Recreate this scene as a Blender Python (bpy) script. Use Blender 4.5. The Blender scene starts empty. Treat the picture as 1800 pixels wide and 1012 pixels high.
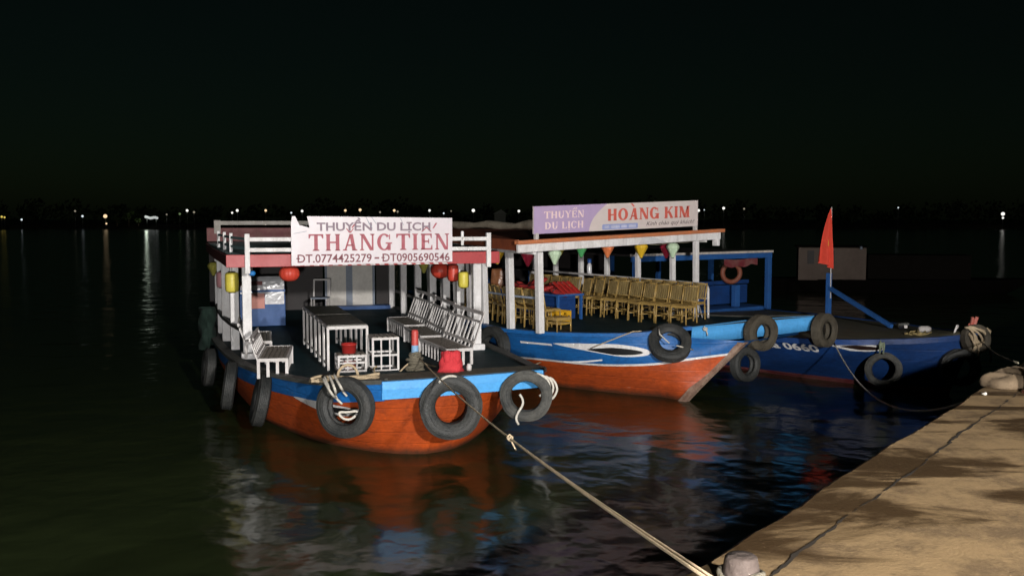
import bpy, math, random
from mathutils import Vector, Matrix
random.seed(7)
R = math.radians
sc = bpy.context.scene
COL = sc.collection

# ------------------------------------------------------------------ camera
cam_d = bpy.data.cameras.new('camera')
cam_d.sensor_width = 36.0
cam_d.lens = 36.0 * 1700.0 / 1800.0
cam_d.clip_start = 0.05
cam_d.clip_end = 3000.0
cam = bpy.data.objects.new('camera', cam_d)
COL.objects.link(cam)
cam.location = (0, 0, 3.4)
cam.rotation_euler = (R(90 - 4.138), 0, 0)
sc.camera = cam

# ------------------------------------------------------------------ night sky
SUN_EL, SUN_AZ = 14.0, 158.0            # moonlight from behind the camera, to the right
world = bpy.data.worlds.new('World')
sc.world = world
world.use_nodes = True
wn = world.node_tree
wn.nodes.clear()
w_out = wn.nodes.new('ShaderNodeOutputWorld')
w_bg = wn.nodes.new('ShaderNodeBackground')
w_sky = wn.nodes.new('ShaderNodeTexSky')
w_sky.sky_type = 'NISHITA'
w_sky.sun_disc = False
w_sky.sun_elevation = R(SUN_EL)
w_sky.sun_rotation = R(SUN_AZ)
w_mix = wn.nodes.new('ShaderNodeMix')
w_mix.data_type = 'RGBA'
w_mix.blend_type = 'MULTIPLY'
w_mix.inputs['Factor'].default_value = 1.0
w_mix.inputs['B'].default_value = (0.62, 1.0, 0.72, 1)
wn.links.new(w_sky.outputs['Color'], w_mix.inputs['A'])
wn.links.new(w_mix.outputs['Result'], w_bg.inputs['Color'])
w_bg.inputs['Strength'].default_value = 0.000085
wn.links.new(w_bg.outputs['Background'], w_out.inputs['Surface'])

sun_d = bpy.data.lights.new('moonlight', 'SUN')
sun_d.energy = 0.004
sun_d.angle = R(0.5)
sun_d.color = (1.0, 0.96, 0.9)
sun = bpy.data.objects.new('moonlight', sun_d)
COL.objects.link(sun)
sun.location = (10, -20, 30)
sa, se = R(SUN_AZ), R(SUN_EL)
sdir = Vector((math.sin(sa) * math.cos(se), math.cos(sa) * math.cos(se), math.sin(se)))
sun.rotation_euler = sdir.to_track_quat('Z', 'Y').to_euler()

sc.view_settings.view_transform = 'Standard'
sc.view_settings.look = 'None'
sc.view_settings.exposure = 3.0
sc.view_settings.gamma = 1.0

# ------------------------------------------------------------------ helpers
def V(*a):
    return Vector(a[0]) if len(a) == 1 else Vector(a)

class MB:
    """collects shapes, builds them as ONE mesh object"""
    def __init__(s):
        s.v = []; s.f = []; s.m = []; s.sm = []
    def add(s, vs, fs, mi=0, smooth=False):
        o = len(s.v)
        s.v += [tuple(p) for p in vs]
        for f in fs:
            s.f.append(tuple(i + o for i in f)); s.m.append(mi); s.sm.append(smooth)
        return s
    def box(s, c, d, rz=0, mi=0, M=None, taper=1.0):
        x, y, z = d[0] / 2, d[1] / 2, d[2] / 2
        q = Matrix.Rotation(rz, 3, 'Z') if M is None else M
        vs = []
        for k in (-1, 1):
            t = 1.0 if k < 0 else taper
            for i, j in ((-1, -1), (1, -1), (1, 1), (-1, 1)):
                vs.append(V(c) + q @ V(i * x * t, j * y * t, k * z))
        return s.add(vs, [(3, 2, 1, 0), (4, 5, 6, 7), (0, 1, 5, 4), (1, 2, 6, 5), (2, 3, 7, 6), (3, 0, 4, 7)], mi)
    def bar(s, p, q, w=.05, h=None, mi=0, up=(0, 0, 1)):
        p, q = V(p), V(q); h = h or w
        d = (q - p); L = d.length
        if L < 1e-6: return s
        d.normalize(); u = V(up)
        if abs(d.dot(u)) > .98: u = V(1, 0, 0)
        a = d.cross(u).normalized(); b = a.cross(d)
        vs = []
        for e in (p, q):
            for i, j in ((-1, -1), (1, -1), (1, 1), (-1, 1)):
                vs.append(e + a * (i * w / 2) + b * (j * h / 2))
        return s.add(vs, [(0, 1, 2, 3), (7, 6, 5, 4), (1, 0, 4, 5), (2, 1, 5, 6), (3, 2, 6, 7), (0, 3, 7, 4)], mi)
    def tube(s, pts, r=.02, n=8, mi=0, cap=True, rough=0):
        pts = [V(p) for p in pts]; N = len(pts); vs = []
        for i, p in enumerate(pts):
            d = (pts[min(i + 1, N - 1)] - pts[max(i - 1, 0)])
            if d.length < 1e-9: d = V(0, 0, 1)
            d.normalize()
            if i == 0:
                u = V(0, 0, 1) if abs(d.z) < .9 else V(1, 0, 0)
                a = d.cross(u).normalized()
            else:
                a = (a - d * a.dot(d))
                a = a.normalized() if a.length > 1e-6 else d.orthogonal().normalized()
            b = d.cross(a); rr = r[i] if isinstance(r, (list, tuple)) else r
            for k in range(n):
                t = 2 * math.pi * k / n
                q = rr * (1 + rough * random.uniform(-1, 1))
                vs.append(p + (a * math.cos(t) + b * math.sin(t)) * q)
        fs = [(i * n + k, i * n + (k + 1) % n, (i + 1) * n + (k + 1) % n, (i + 1) * n + k) for i in range(N - 1) for k in range(n)]
        if cap: fs += [tuple(range(n))[::-1], tuple((N - 1) * n + k for k in range(n))]
        return s.add(vs, fs, mi, True)
    def lathe(s, prof, c=(0, 0, 0), n=20, mi=0, Mx=None, rib=0.0, ribs=0, smooth=True, close=False):
        Mx = Mx or Matrix.Identity(3); vs = []
        for (r, z) in prof:
            for k in range(n):
                t = 2 * math.pi * k / n
                q = r * (1 - rib * abs(math.sin(ribs * t / 2)) ** .7) if ribs else r
                vs.append(V(c) + Mx @ V(q * math.cos(t), q * math.sin(t), z))
        N = len(prof); fs = []
        for i in range(N if close else N - 1):
            j = (i + 1) % N
            fs += [(i * n + k, i * n + (k + 1) % n, j * n + (k + 1) % n, j * n + k) for k in range(n)]
        return s.add(vs, fs, mi, smooth)
    def grid(s, rows, mi=0, smooth=True, flip=False, mfun=None):
        n = len(rows[0]); o = len(s.v)
        for r in rows: s.v += [tuple(p) for p in r]
        for i in range(len(rows) - 1):
            for k in range(n - 1):
                f = (o + i * n + k, o + i * n + k + 1, o + (i + 1) * n + k + 1, o + (i + 1) * n + k)
                s.f.append(f[::-1] if flip else f)
                s.m.append(mfun(i, k) if mfun else mi); s.sm.append(smooth)
        return s
    def poly(s, pts, mi=0):
        return s.add(pts, [tuple(range(len(pts)))], mi)
    def prism(s, out, off, mi=0):
        """closed outline swept by the vector off"""
        n = len(out); a = [V(p) for p in out]; b = [p + V(off) for p in a]
        return s.add(a + b, [tuple(range(n))[::-1], tuple(range(n, 2 * n))] + [(i, (i + 1) % n, n + (i + 1) % n, n + i) for i in range(n)], mi)
    def build(s, name, mats, parent=None, bevel=0):
        me = bpy.data.meshes.new(name)
        me.from_pydata(s.v, [], s.f)
        if not isinstance(mats, (list, tuple)): mats = [mats]
        for m in mats: me.materials.append(m)
        me.polygons.foreach_set('material_index', s.m)
        me.polygons.foreach_set('use_smooth', s.sm)
        me.update()
        o = bpy.data.objects.new(name, me)
        COL.objects.link(o)
        if parent is not None: o.parent = parent
        if bevel:
            b = o.modifiers.new('soft_edges', 'BEVEL'); b.width = bevel; b.segments = 2; b.limit_method = 'ANGLE'
        return o

def tag(o, label=None, cat=None, group=None, kind=None):
    if label: o['label'] = label
    if cat: o['category'] = cat
    if group: o['group'] = group
    if kind: o['kind'] = kind
    return o

def thing(name, label, cat, loc=(0, 0, 0), rz=0, group=None):
    o = bpy.data.objects.new(name, None)
    o.empty_display_size = .2
    COL.objects.link(o)
    o.location = loc; o.rotation_euler = (0, 0, rz)
    return tag(o, label, cat, group)

def dup(root, loc, rz, label, rx=0, ry=0):
    r = root.copy(); COL.objects.link(r)
    r.location = loc; r.rotation_euler = (rx, ry, rz); r['label'] = label
    for ch in list(root.children):
        c = ch.copy(); COL.objects.link(c); c.parent = r
        for g in list(ch.children):
            d = g.copy(); COL.objects.link(d); d.parent = c
    return r

def cr(pts, n):
    """Catmull-Rom resample of control points to n points, uniform in index"""
    P = [V(p) for p in pts]; N = len(P); out = []
    for i in range(n):
        t = i * (N - 1) / (n - 1); out.append(crp(P, t))
    return out
def crp(P, t):
    N = len(P); k = min(int(t), N - 2); f = t - k
    a, b, c, d = P[max(k - 1, 0)], P[k], P[k + 1], P[min(k + 2, N - 1)]
    return .5 * ((2 * b) + (c - a) * f + (2 * a - 5 * b + 4 * c - d) * f * f + (3 * b - a - 3 * c + d) * f ** 3)

def sag(p, q, drop, n=24):
    p, q = V(p), V(q)
    return [p.lerp(q, i / n) - V(0, 0, drop * 4 * (i / n) * (1 - i / n)) for i in range(n + 1)]

# ------------------------------------------------------------------ materials
def mat(name, col, rough=.55, dirt=None, amt=.35, scale=3.0, bump=.0, bscale=40, spec=.4, metal=0, stretch=None, fine=.12, planks=0, slime=0, streak=0):
    m = bpy.data.materials.new(name); m.use_nodes = True
    nt = m.node_tree; b = nt.nodes['Principled BSDF']
    tc = nt.nodes.new('ShaderNodeTexCoord'); co = tc.outputs['Object']
    if stretch:
        mp = nt.nodes.new('ShaderNodeMapping'); mp.inputs['Scale'].default_value = stretch
        nt.links.new(co, mp.inputs['Vector']); co = mp.outputs['Vector']
    n1 = nt.nodes.new('ShaderNodeTexNoise'); n1.inputs['Scale'].default_value = scale; n1.inputs['Detail'].default_value = 8; n1.inputs['Roughness'].default_value = .68
    nt.links.new(co, n1.inputs['Vector'])
    rp = nt.nodes.new('ShaderNodeValToRGB')
    rp.color_ramp.elements[0].position = .38; rp.color_ramp.elements[1].position = .72
    rp.color_ramp.elements[0].color = (0, 0, 0, 1); rp.color_ramp.elements[1].color = (1, 1, 1, 1)
    nt.links.new(n1.outputs['Fac'], rp.inputs['Fac'])
    mu = nt.nodes.new('ShaderNodeMath'); mu.operation = 'MULTIPLY'; mu.inputs[1].default_value = amt
    nt.links.new(rp.outputs['Color'], mu.inputs[0])
    mx = nt.nodes.new('ShaderNodeMix'); mx.data_type = 'RGBA'
    mx.inputs['A'].default_value = (*col, 1)
    d = dirt or tuple(c * .35 for c in col)
    mx.inputs['B'].default_value = (*d, 1)
    nt.links.new(mu.outputs[0], mx.inputs['Factor'])
    n2 = nt.nodes.new('ShaderNodeTexNoise'); n2.inputs['Scale'].default_value = scale * 9; n2.inputs['Detail'].default_value = 4
    nt.links.new(co, n2.inputs['Vector'])
    hs = nt.nodes.new('ShaderNodeHueSaturation')
    mr = nt.nodes.new('ShaderNodeMapRange'); mr.inputs['To Min'].default_value = 1 - fine * 1.5; mr.inputs['To Max'].default_value = 1 + fine * 1.5
    nt.links.new(n2.outputs['Fac'], mr.inputs['Value'])
    nt.links.new(mr.outputs['Result'], hs.inputs['Value']); nt.links.new(mx.outputs['Result'], hs.inputs['Color'])
    colout = hs.outputs['Color']; tcO = tc.outputs['Object']
    def mixin(fac, rgb):
        nonlocal colout
        x = nt.nodes.new('ShaderNodeMix'); x.data_type = 'RGBA'; x.inputs['B'].default_value = (*rgb, 1)
        nt.links.new(colout, x.inputs['A']); nt.links.new(fac, x.inputs['Factor']); colout = x.outputs['Result']
    def nz(sc_, st, det=6):
        mp_ = nt.nodes.new('ShaderNodeMapping'); mp_.inputs['Scale'].default_value = st; nt.links.new(tcO, mp_.inputs['Vector'])
        n_ = nt.nodes.new('ShaderNodeTexNoise'); n_.inputs['Scale'].default_value = sc_; n_.inputs['Detail'].default_value = det; n_.inputs['Roughness'].default_value = .7
        nt.links.new(mp_.outputs['Vector'], n_.inputs['Vector']); return n_.outputs['Fac']
    def rg(f, a, bb, inv=False):
        q = nt.nodes.new('ShaderNodeMapRange'); q.inputs['From Min'].default_value = a; q.inputs['From Max'].default_value = bb
        if inv: q.inputs['To Min'].default_value, q.inputs['To Max'].default_value = 1, 0
        nt.links.new(f, q.inputs['Value']); return q.outputs['Result']
    def mul(a, bb):
        q = nt.nodes.new('ShaderNodeMath'); q.operation = 'MULTIPLY'; nt.links.new(a, q.inputs[0])
        if isinstance(bb, float): q.inputs[1].default_value = bb
        else: nt.links.new(bb, q.inputs[1])
        return q.outputs[0]
    plank_h = None
    if streak:                                            # run marks and scrapes in the paint
        mixin(mul(rg(nz(5, (1.6, 1.6, .12)), .56, .70), float(streak)), tuple(c * .3 + .015 for c in col))
        mixin(mul(rg(nz(11, (.35, .35, 1.6), 9), .66, .72), float(streak)), (.30, .24, .19))
    if planks:
        sp_ = nt.nodes.new('ShaderNodeSeparateXYZ'); nt.links.new(tcO, sp_.inputs[0])
        wob = nt.nodes.new('ShaderNodeMath'); wob.operation = 'MULTIPLY_ADD'; wob.inputs[1].default_value = .05
        nt.links.new(nz(.8, (1, 1, 0), 2), wob.inputs[0]); nt.links.new(sp_.outputs['Z'], wob.inputs[2])
        pp_ = nt.nodes.new('ShaderNodeMath'); pp_.operation = 'PINGPONG'; pp_.inputs[1].default_value = planks; nt.links.new(wob.outputs[0], pp_.inputs[0])
        plank_h = rg(pp_.outputs[0], 0, .012)
        mixin(mul(rg(pp_.outputs[0], 0, .009, True), mul(rg(nz(3, (1, 1, .2)), .40, .66), .6)), tuple(c * .3 for c in col))
    if slime:
        sz_ = nt.nodes.new('ShaderNodeSeparateXYZ'); nt.links.new(tcO, sz_.inputs[0])
        ad_ = nt.nodes.new('ShaderNodeMath'); ad_.operation = 'MULTIPLY_ADD'; ad_.inputs[1].default_value = -.16
        nt.links.new(nz(4, (1, 1, .6), 7), ad_.inputs[0]); nt.links.new(sz_.outputs['Z'], ad_.inputs[2])
        mixin(mul(rg(ad_.outputs[0], -.05, slime - .08, True), .8), (.035, .028, .018))
    nt.links.new(colout, b.inputs['Base Color'])
    mr2 = nt.nodes.new('ShaderNodeMapRange'); mr2.inputs['To Min'].default_value = max(rough - .15, .05); mr2.inputs['To Max'].default_value = min(rough + .15, 1)
    nt.links.new(n1.outputs['Fac'], mr2.inputs['Value']); nt.links.new(mr2.outputs['Result'], b.inputs['Roughness'])
    b.inputs['Specular IOR Level'].default_value = spec; b.inputs['Metallic'].default_value = metal
    if bump:
        n3 = nt.nodes.new('ShaderNodeTexNoise'); n3.inputs['Scale'].default_value = bscale; n3.inputs['Detail'].default_value = 6
        nt.links.new(co, n3.inputs['Vector'])
        bp = nt.nodes.new('ShaderNodeBump'); bp.inputs['Strength'].default_value = bump; bp.inputs['Distance'].default_value = .02
        nt.links.new(n3.outputs['Fac'], bp.inputs['Height']); nt.links.new(bp.outputs['Normal'], b.inputs['Normal'])
        if plank_h is not None:
            b2 = nt.nodes.new('ShaderNodeBump'); b2.inputs['Strength'].default_value = .45; b2.inputs['Distance'].default_value = .008
            nt.links.new(plank_h, b2.inputs['Height']); nt.links.new(bp.outputs['Normal'], b2.inputs['Normal']); nt.links.new(b2.outputs['Normal'], b.inputs['Normal'])
    return m

def emit(name, col, s):
    m = bpy.data.materials.new(name); m.use_nodes = True
    b = m.node_tree.nodes['Principled BSDF']
    b.inputs['Base Color'].default_value = (.1, .1, .1, 1)
    b.inputs['Emission Color'].default_value = (*col, 1); b.inputs['Emission Strength'].default_value = s
    return m

WHITE = mat('white_gloss_paint', (.72, .71, .71), .5, (.30, .27, .24), .45, 5, .15, 30, stretch=(1, 1, .5), streak=.5)
WHITE2 = mat('white_furniture_paint', (.57, .55, .54), .5, (.25, .21, .18), .5, 6, .15, 40)
ORANGE = mat('orange_hull_paint', (.46, .072, .012), .5, (.20, .038, .014), .75, 1.7, .3, 9, stretch=(.6, 1, 1.4), fine=.25, planks=.10, slime=.14, streak=.55)
BLUE = mat('blue_hull_paint', (.010, .115, .36), .5, (.008, .05, .17), .6, 2.2, .25, 10, stretch=(.6, 1, 1.5), fine=.2, planks=.11, streak=.5)
SKYBLUE = mat('light_blue_paint', (.075, .33, .68), .45, (.03, .16, .38), .4, 3, .15, 14, fine=.12, streak=.45)
NAVY = mat('navy_hull_paint', (.008, .042, .165), .5, (.005, .016, .06), .6, 2.0, .25, 10, stretch=(.6, 1, 1.5), fine=.25, planks=.11, streak=.4)
FRAMEBLUE = mat('blue_frame_paint', (.022, .095, .30), .5, None, .4, 4, .1)
DECK = mat('dark_teal_deck_paint', (.010, .034, .044), .62, (.018, .030, .030), .6, 2.5, .25, 12, spec=.06)
DECKWOOD = mat('worn_green_brown_deck', (.10, .095, .062), .6, (.035, .032, .022), .8, 2.6, .4, 14, stretch=(.5, 5, 1))
RAILWOOD = mat('grey_weathered_gunwale', (.085, .085, .075), .6, (.02, .025, .025), .8, 4, .4, 20)
STEMWOOD = mat('scraped_stem_wood', (.34, .24, .18), .8, (.10, .035, .02), .85, 6, .8, 18)
REDFASCIA = mat('red_fascia_paint', (.37, .032, .036), .45, (.22, .03, .03), .35, 3)
MAROON = mat('maroon_paint', (.14, .022, .028), .6, (.30, .22, .18), .35, 3.5)
TEALROOF = mat('teal_roof_sheet', (.26, .42, .43), .5, (.12, .19, .20), .5, 1.6, .2)
ROOFBROWN = mat('brown_red_roof_paint', (.30, .075, .03), .6, (.10, .035, .02), .6, 3)
ORANGETRIM = mat('orange_trim_paint', (.50, .16, .06), .6, (.30, .16, .10), .6, 5, .2)
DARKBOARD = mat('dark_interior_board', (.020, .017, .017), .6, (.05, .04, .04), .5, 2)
CREAM = mat('cream_door_paint', (.66, .63, .58), .5, (.3, .28, .25), .4, 2)
GREYBLUE = mat('grey_blue_paint', (.22, .26, .33), .5)
RUBBER = mat('old_tyre_rubber', (.018, .020, .020), .6, (.060, .058, .052), .55, 5, .5, 30, spec=.35)
RUBBERB = mat('dusty_brown_tyre_rubber', (.042, .036, .027), .75, (.10, .085, .06), .6, 6, .6, 26, spec=.25)
RUBBERG = mat('scuffed_grey_tyre_rubber', (.028, .030, .029), .7, (.13, .125, .11), .65, 4, .7, 22, spec=.3)
ROPE = mat('tan_rope', (.50, .39, .25), .85, (.26, .21, .15), .45, 30, .8, 120)
ROPEW = mat('white_rope', (.62, .59, .52), .85, (.25, .22, .18), .5, 30, .6, 120)
ROPED = mat('dirty_dark_rope', (.17, .15, .11), .9, (.05, .045, .03), .6, 25, .8, 90)
BAMBOO = mat('varnished_bamboo', (.36, .24, .075), .4, (.12, .065, .02), .6, 7, .1)
BAMBOOD = mat('dull_bamboo_slats', (.25, .185, .075), .5, (.08, .05, .02), .6, 9, .2, stretch=(1, 1, .3))
TABLETOP = mat('dark_table_top', (.085, .080, .065), .3, (.03, .028, .022), .6, 3, .05, spec=.6)
SEATTOP = mat('grey_worn_slats', (.26, .235, .20), .6, (.08, .065, .05), .7, 12, .3)
REDPL = mat('red_plastic', (.42, .03, .025), .35, None, .2, 4)
REDCLOTH = mat('red_cloth', (.55, .035, .045), .85, (.25, .015, .02), .5, 5, .5, 20)
VEST = mat('red_life_vest_fabric', (.36, .025, .022), .7, (.12, .01, .012), .5, 6, .4, 30)
YELLOWPL = mat('yellow_plastic', (.70, .38, .02), .4, (.35, .16, .02), .4, 6)
CORAL = mat('coral_plastic', (.52, .16, .11), .35, None, .25, 4)
PLASTIC = mat('clear_wrap_white', (.62, .62, .64), .18, (.35, .35, .38), .5, 5, .5, 12, spec=.7)
BOTTLEBLUE = mat('blue_plastic', (.03, .10, .35), .35)
BROWNWRAP = mat('brown_shiny_wrap', (.24, .10, .045), .28, (.09, .035, .015), .6, 6, .6, 14, spec=.6)
QUAY = None
BLACKP = mat('black_eye_paint', (.008, .008, .009), .5, None, .1)
DKBROWN = mat('dark_brown_eye_paint', (.02, .010, .008), .5, None, .1)
LETTERRED = mat('faded_red_letter_paint', (.36, .075, .10), .6, (.5, .25, .28), .35, 14)
LETTERGREY = mat('purple_grey_letter_paint', (.20, .14, .18), .6, (.42, .36, .40), .3, 14)
LETTERDARK = mat('dark_red_letter_paint', (.16, .035, .05), .6, (.4, .2, .22), .3, 14)
SIGNWHITE = mat('white_sign_paint', (.64, .60, .63), .4, (.58, .47, .52), .35, 1.2, .5, 2.5, fine=.04)
SIGNCREAM = mat('cream_banner_print', (.60, .53, .51), .4, (.6, .5, .48), .3, 1, .5, 2.2, fine=.03)
SIGNLILAC = mat('lilac_banner_print', (.40, .31, .50), .4, (.52, .36, .50), .5, .6, .5, 2.2, fine=.03)
PRINTRED = mat('red_banner_print', (.60, .12, .09), .5, None, .1, 6, fine=.04)
PRINTPINK = mat('pale_pink_banner_print', (.80, .62, .62), .5, None, .05, 6, fine=.03)
PRINTDARK = mat('dark_grey_banner_print', (.12, .09, .09), .5, None, .1)
PRINTBLUE = mat('blue_banner_print', (.28, .33, .58), .5, None, .1)
FLAGRED = mat('red_flag_cloth', (.60, .05, .025), .8, (.35, .02, .015), .35, 5)
FLAGYEL = mat('yellow_flag_star', (.60, .36, .03), .8)
TARP = mat('pale_brown_tarp', (.30, .26, .20), .8, (.10, .085, .06), .7, 3, .6, 8)
NET = mat('dark_green_net', (.006, .020, .014), .9, None, .5, 8, .8, 30)
LANT = {k: mat(k + '_lantern_silk', c, .45, tuple(x * .6 for x in c), .35, 8, .1, spec=.5) for k, c in dict(
    yellow=(.68, .58, .08), pink=(.62, .30, .32), red=(.60, .06, .035), olive=(.36, .34, .07), gold=(.60, .38, .02),
    crimson=(.38, .02, .05), mint=(.48, .62, .44), green=(.06, .30, .10), orange=(.60, .17, .06), blue=(.02, .20, .55)).items()}
STEEL = mat('rusty_dark_red_iron', (.11, .035, .022), .6, (.05, .02, .015), .6, 8, .5)
CONC = mat('pinkish_grey_concrete', (.072, .054, .046), .85, (.03, .022, .018), .6, 8, .5, 30)
ROCK = mat('pale_brown_rock', (.13, .092, .055), .9, (.05, .036, .022), .6, 5, .8, 9)
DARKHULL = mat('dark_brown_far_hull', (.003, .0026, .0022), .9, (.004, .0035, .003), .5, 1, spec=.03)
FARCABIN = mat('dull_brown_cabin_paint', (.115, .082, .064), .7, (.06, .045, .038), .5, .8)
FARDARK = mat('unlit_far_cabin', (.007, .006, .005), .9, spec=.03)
POLE = mat('galvanised_pole', (.3, .3, .3), .4, None, .3, 4, metal=.6)

# ------------------------------------------------------------------ water
def water_mat():
    m = bpy.data.materials.new('dark_green_river_water'); m.use_nodes = True
    nt = m.node_tree; b = nt.nodes['Principled BSDF']
    b.inputs['Base Color'].default_value = (.018, .025, .009, 1)
    b.inputs['Roughness'].default_value = .15; b.inputs['Specular IOR Level'].default_value = .31
    b.inputs['IOR'].default_value = 1.333
    tc = nt.nodes.new('ShaderNodeTexCoord')
    hs = []
    for sc_, st, w in ((.55, (1.0, 1.25, 1), 1.0), (1.9, (1.1, 1, 1), .30), (6.0, (1, 1, 1), .045)):
        mp = nt.nodes.new('ShaderNodeMapping'); mp.inputs['Scale'].default_value = st; mp.inputs['Rotation'].default_value = (0, 0, .4 * sc_)
        n = nt.nodes.new('ShaderNodeTexNoise'); n.inputs['Scale'].default_value = sc_; n.inputs['Detail'].default_value = 1.5
        n.inputs['Distortion'].default_value = .3
        nt.links.new(tc.outputs['Object'], mp.inputs['Vector']); nt.links.new(mp.outputs['Vector'], n.inputs['Vector'])
        mu = nt.nodes.new('ShaderNodeMath'); mu.operation = 'MULTIPLY'; mu.inputs[1].default_value = w
        nt.links.new(n.outputs['Fac'], mu.inputs[0]); hs.append(mu)
    a = nt.nodes.new('ShaderNodeMath'); nt.links.new(hs[0].outputs[0], a.inputs[0]); nt.links.new(hs[1].outputs[0], a.inputs[1])
    a2 = nt.nodes.new('ShaderNodeMath'); nt.links.new(a.outputs[0], a2.inputs[0]); nt.links.new(hs[2].outputs[0], a2.inputs[1])
    bp = nt.nodes.new('ShaderNodeBump'); bp.inputs['Strength'].default_value = 1.0; bp.inputs['Distance'].default_value = .075
    nt.links.new(a2.outputs[0], bp.inputs['Height']); nt.links.new(bp.outputs['Normal'], b.inputs['Normal'])
    return m
mb = MB(); mb.add([(-1500, -100, 0), (1500, -100, 0), (1500, 2500, 0), (-1500, 2500, 0)], [(0, 1, 2, 3)])
tag(mb.build('river_water', water_mat()), kind='structure')
mb = MB(); mb.add([(-1500, -100, -3), (1500, -100, -3), (1500, 2500, -3), (-1500, 2500, -3)], [(0, 1, 2, 3)])
tag(mb.build('river_bed', mat('river_mud', (.05, .04, .03), .9)), kind='structure')

# ------------------------------------------------------------------ quay
def quay_mat():
    m = bpy.data.materials.new('quay_concrete_stains_shade'); m.use_nodes = True
    nt = m.node_tree; b = nt.nodes['Principled BSDF']
    tc = nt.nodes.new('ShaderNodeTexCoord')
    def noise(scale, detail, st=(1, 1, 1), rot=0, rough=.6, dist=0):
        mp = nt.nodes.new('ShaderNodeMapping'); mp.inputs['Scale'].default_value = st; mp.inputs['Rotation'].default_value = (0, 0, rot)
        n = nt.nodes.new('ShaderNodeTexNoise'); n.inputs['Scale'].default_value = scale; n.inputs['Detail'].default_value = detail; n.inputs['Roughness'].default_value = rough; n.inputs['Distortion'].default_value = dist
        nt.links.new(tc.outputs['Object'], mp.inputs['Vector']); nt.links.new(mp.outputs['Vector'], n.inputs['Vector'])
        return n.outputs['Fac']
    def ramp(f, a, bb):
        r = nt.nodes.new('ShaderNodeValToRGB'); r.color_ramp.elements[0].position = a; r.color_ramp.elements[1].position = bb
        r.color_ramp.interpolation = 'EASE'
        nt.links.new(f, r.inputs['Fac']); return r.outputs['Color']
    def mix(a, bb, f, k=1.0):
        x = nt.nodes.new('ShaderNodeMix'); x.data_type = 'RGBA'
        for s_, i in ((a, 'A'), (bb, 'B')):
            if isinstance(s_, tuple): x.inputs[i].default_value = (*s_, 1)
            else: nt.links.new(s_, x.inputs[i])
        mu = nt.nodes.new('ShaderNodeMath'); mu.operation = 'MULTIPLY'; mu.inputs[1].default_value = k
        nt.links.new(f, mu.inputs[0]); nt.links.new(mu.outputs[0], x.inputs['Factor'])
        return x.outputs['Result']
    shade_bands = ramp(noise(.85, 6, (.5, 1.5, 1), -.10, .62, .8), .46, .56)  # mask of cast shadow bands painted into the quay colour, slightly glossier
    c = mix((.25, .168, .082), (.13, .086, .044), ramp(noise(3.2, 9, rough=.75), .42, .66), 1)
    c = mix(c, (.040, .022, .008), shade_bands, .95)
    c = mix(c, (.09, .06, .03), ramp(noise(7, 9, (.7, 1.2, 1), 0, .8), .56, .70), .75)
    c = mix(c, (.38, .27, .15), ramp(noise(22, 6, (1, 1, 1), 0, .7), .62, .74), .35)
    nt.links.new(c, b.inputs['Base Color'])
    mr = nt.nodes.new('ShaderNodeMapRange'); mr.inputs['To Min'].default_value = .9; mr.inputs['To Max'].default_value = .6
    nt.links.new(shade_bands, mr.inputs['Value']); nt.links.new(mr.outputs['Result'], b.inputs['Roughness'])
    b.inputs['Specular IOR Level'].default_value = .25
    ad = nt.nodes.new('ShaderNodeMath'); nt.links.new(noise(4, 9, rough=.72), ad.inputs[0]); nt.links.new(noise(50, 4), ad.inputs[1])
    bp = nt.nodes.new('ShaderNodeBump'); bp.inputs['Strength'].default_value = .5; bp.inputs['Distance'].default_value = .008
    nt.links.new(ad.outputs[0], bp.inputs['Height']); nt.links.new(bp.outputs['Normal'], b.inputs['Normal'])
    return m
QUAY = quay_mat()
QZ = 1.8
QO = V(.79, 4.23, 0); QD = V(.608, .794, 0).normalized(); QN = V(QD.y, -QD.x, 0)   # QN points inland
def qp(a, b, z): p = QO + QD * a + QN * b; return V(p.x, p.y, z)
def rough_slab(b0, b1, a0, a1, step, jit, wav, bev, mb):
    n = int((a1 - a0) / step); rnd = random.Random(int(b0 * 100) + 5)
    A = [a0 + (a1 - a0) * i / n for i in range(n + 1)]
    w = [wav * (math.sin(a * 1.7) + .6 * math.sin(a * 5.1 + 1)) + rnd.gauss(0, jit) for a in A]
    w1 = [.004 * math.sin(a * 2.3 + 2) + .003 * math.sin(a * 7.9) + rnd.gauss(0, .0015) for a in A]
    if bev < .02: w = w1
    rows = [[qp(a, b0, -2.0) for a in A], [qp(a, b0 + w[i] * .6, QZ - .10) for i, a in enumerate(A)],
            [qp(a, b0 + bev * .2 + w[i], QZ - bev * .4) for i, a in enumerate(A)],
            [qp(a, b0 + bev + w[i], QZ) for i, a in enumerate(A)],
            [qp(a, b1 - .004 + (w1[i] if b1 < 1 else 0), QZ) for i, a in enumerate(A)],
            [qp(a, b1 + (w1[i] if b1 < 1 else 0), QZ - .006) for i, a in enumerate(A)],
            [qp(a, b1 + (w1[i] if b1 < 1 else 0), QZ - .12) for i, a in enumerate(A)]]
    mb.grid(rows, smooth=False, flip=True)
mb = MB()
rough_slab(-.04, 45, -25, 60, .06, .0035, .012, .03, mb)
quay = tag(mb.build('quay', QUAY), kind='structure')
mb = MB(); rnd = random.Random(4); A = [-8 + .045 * i for i in range(900)]
cw = [max(0.0, .0065 + .006 * math.sin(a * 2.9) * math.sin(a * 1.1 + .6) + rnd.gauss(0, .0035)) for a in A]
cc = [.288 + .010 * math.sin(a * 2.3 + 2) + .006 * math.sin(a * 7.9) + .004 * math.sin(a * 19) + rnd.gauss(0, .0012) for a in A]
mb.grid([[qp(a, c - w, QZ + .004) for a, c, w in zip(A, cc, cw)], [qp(a, c + w, QZ + .004) for a, c, w in zip(A, cc, cw)]], smooth=False, flip=True)
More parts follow.
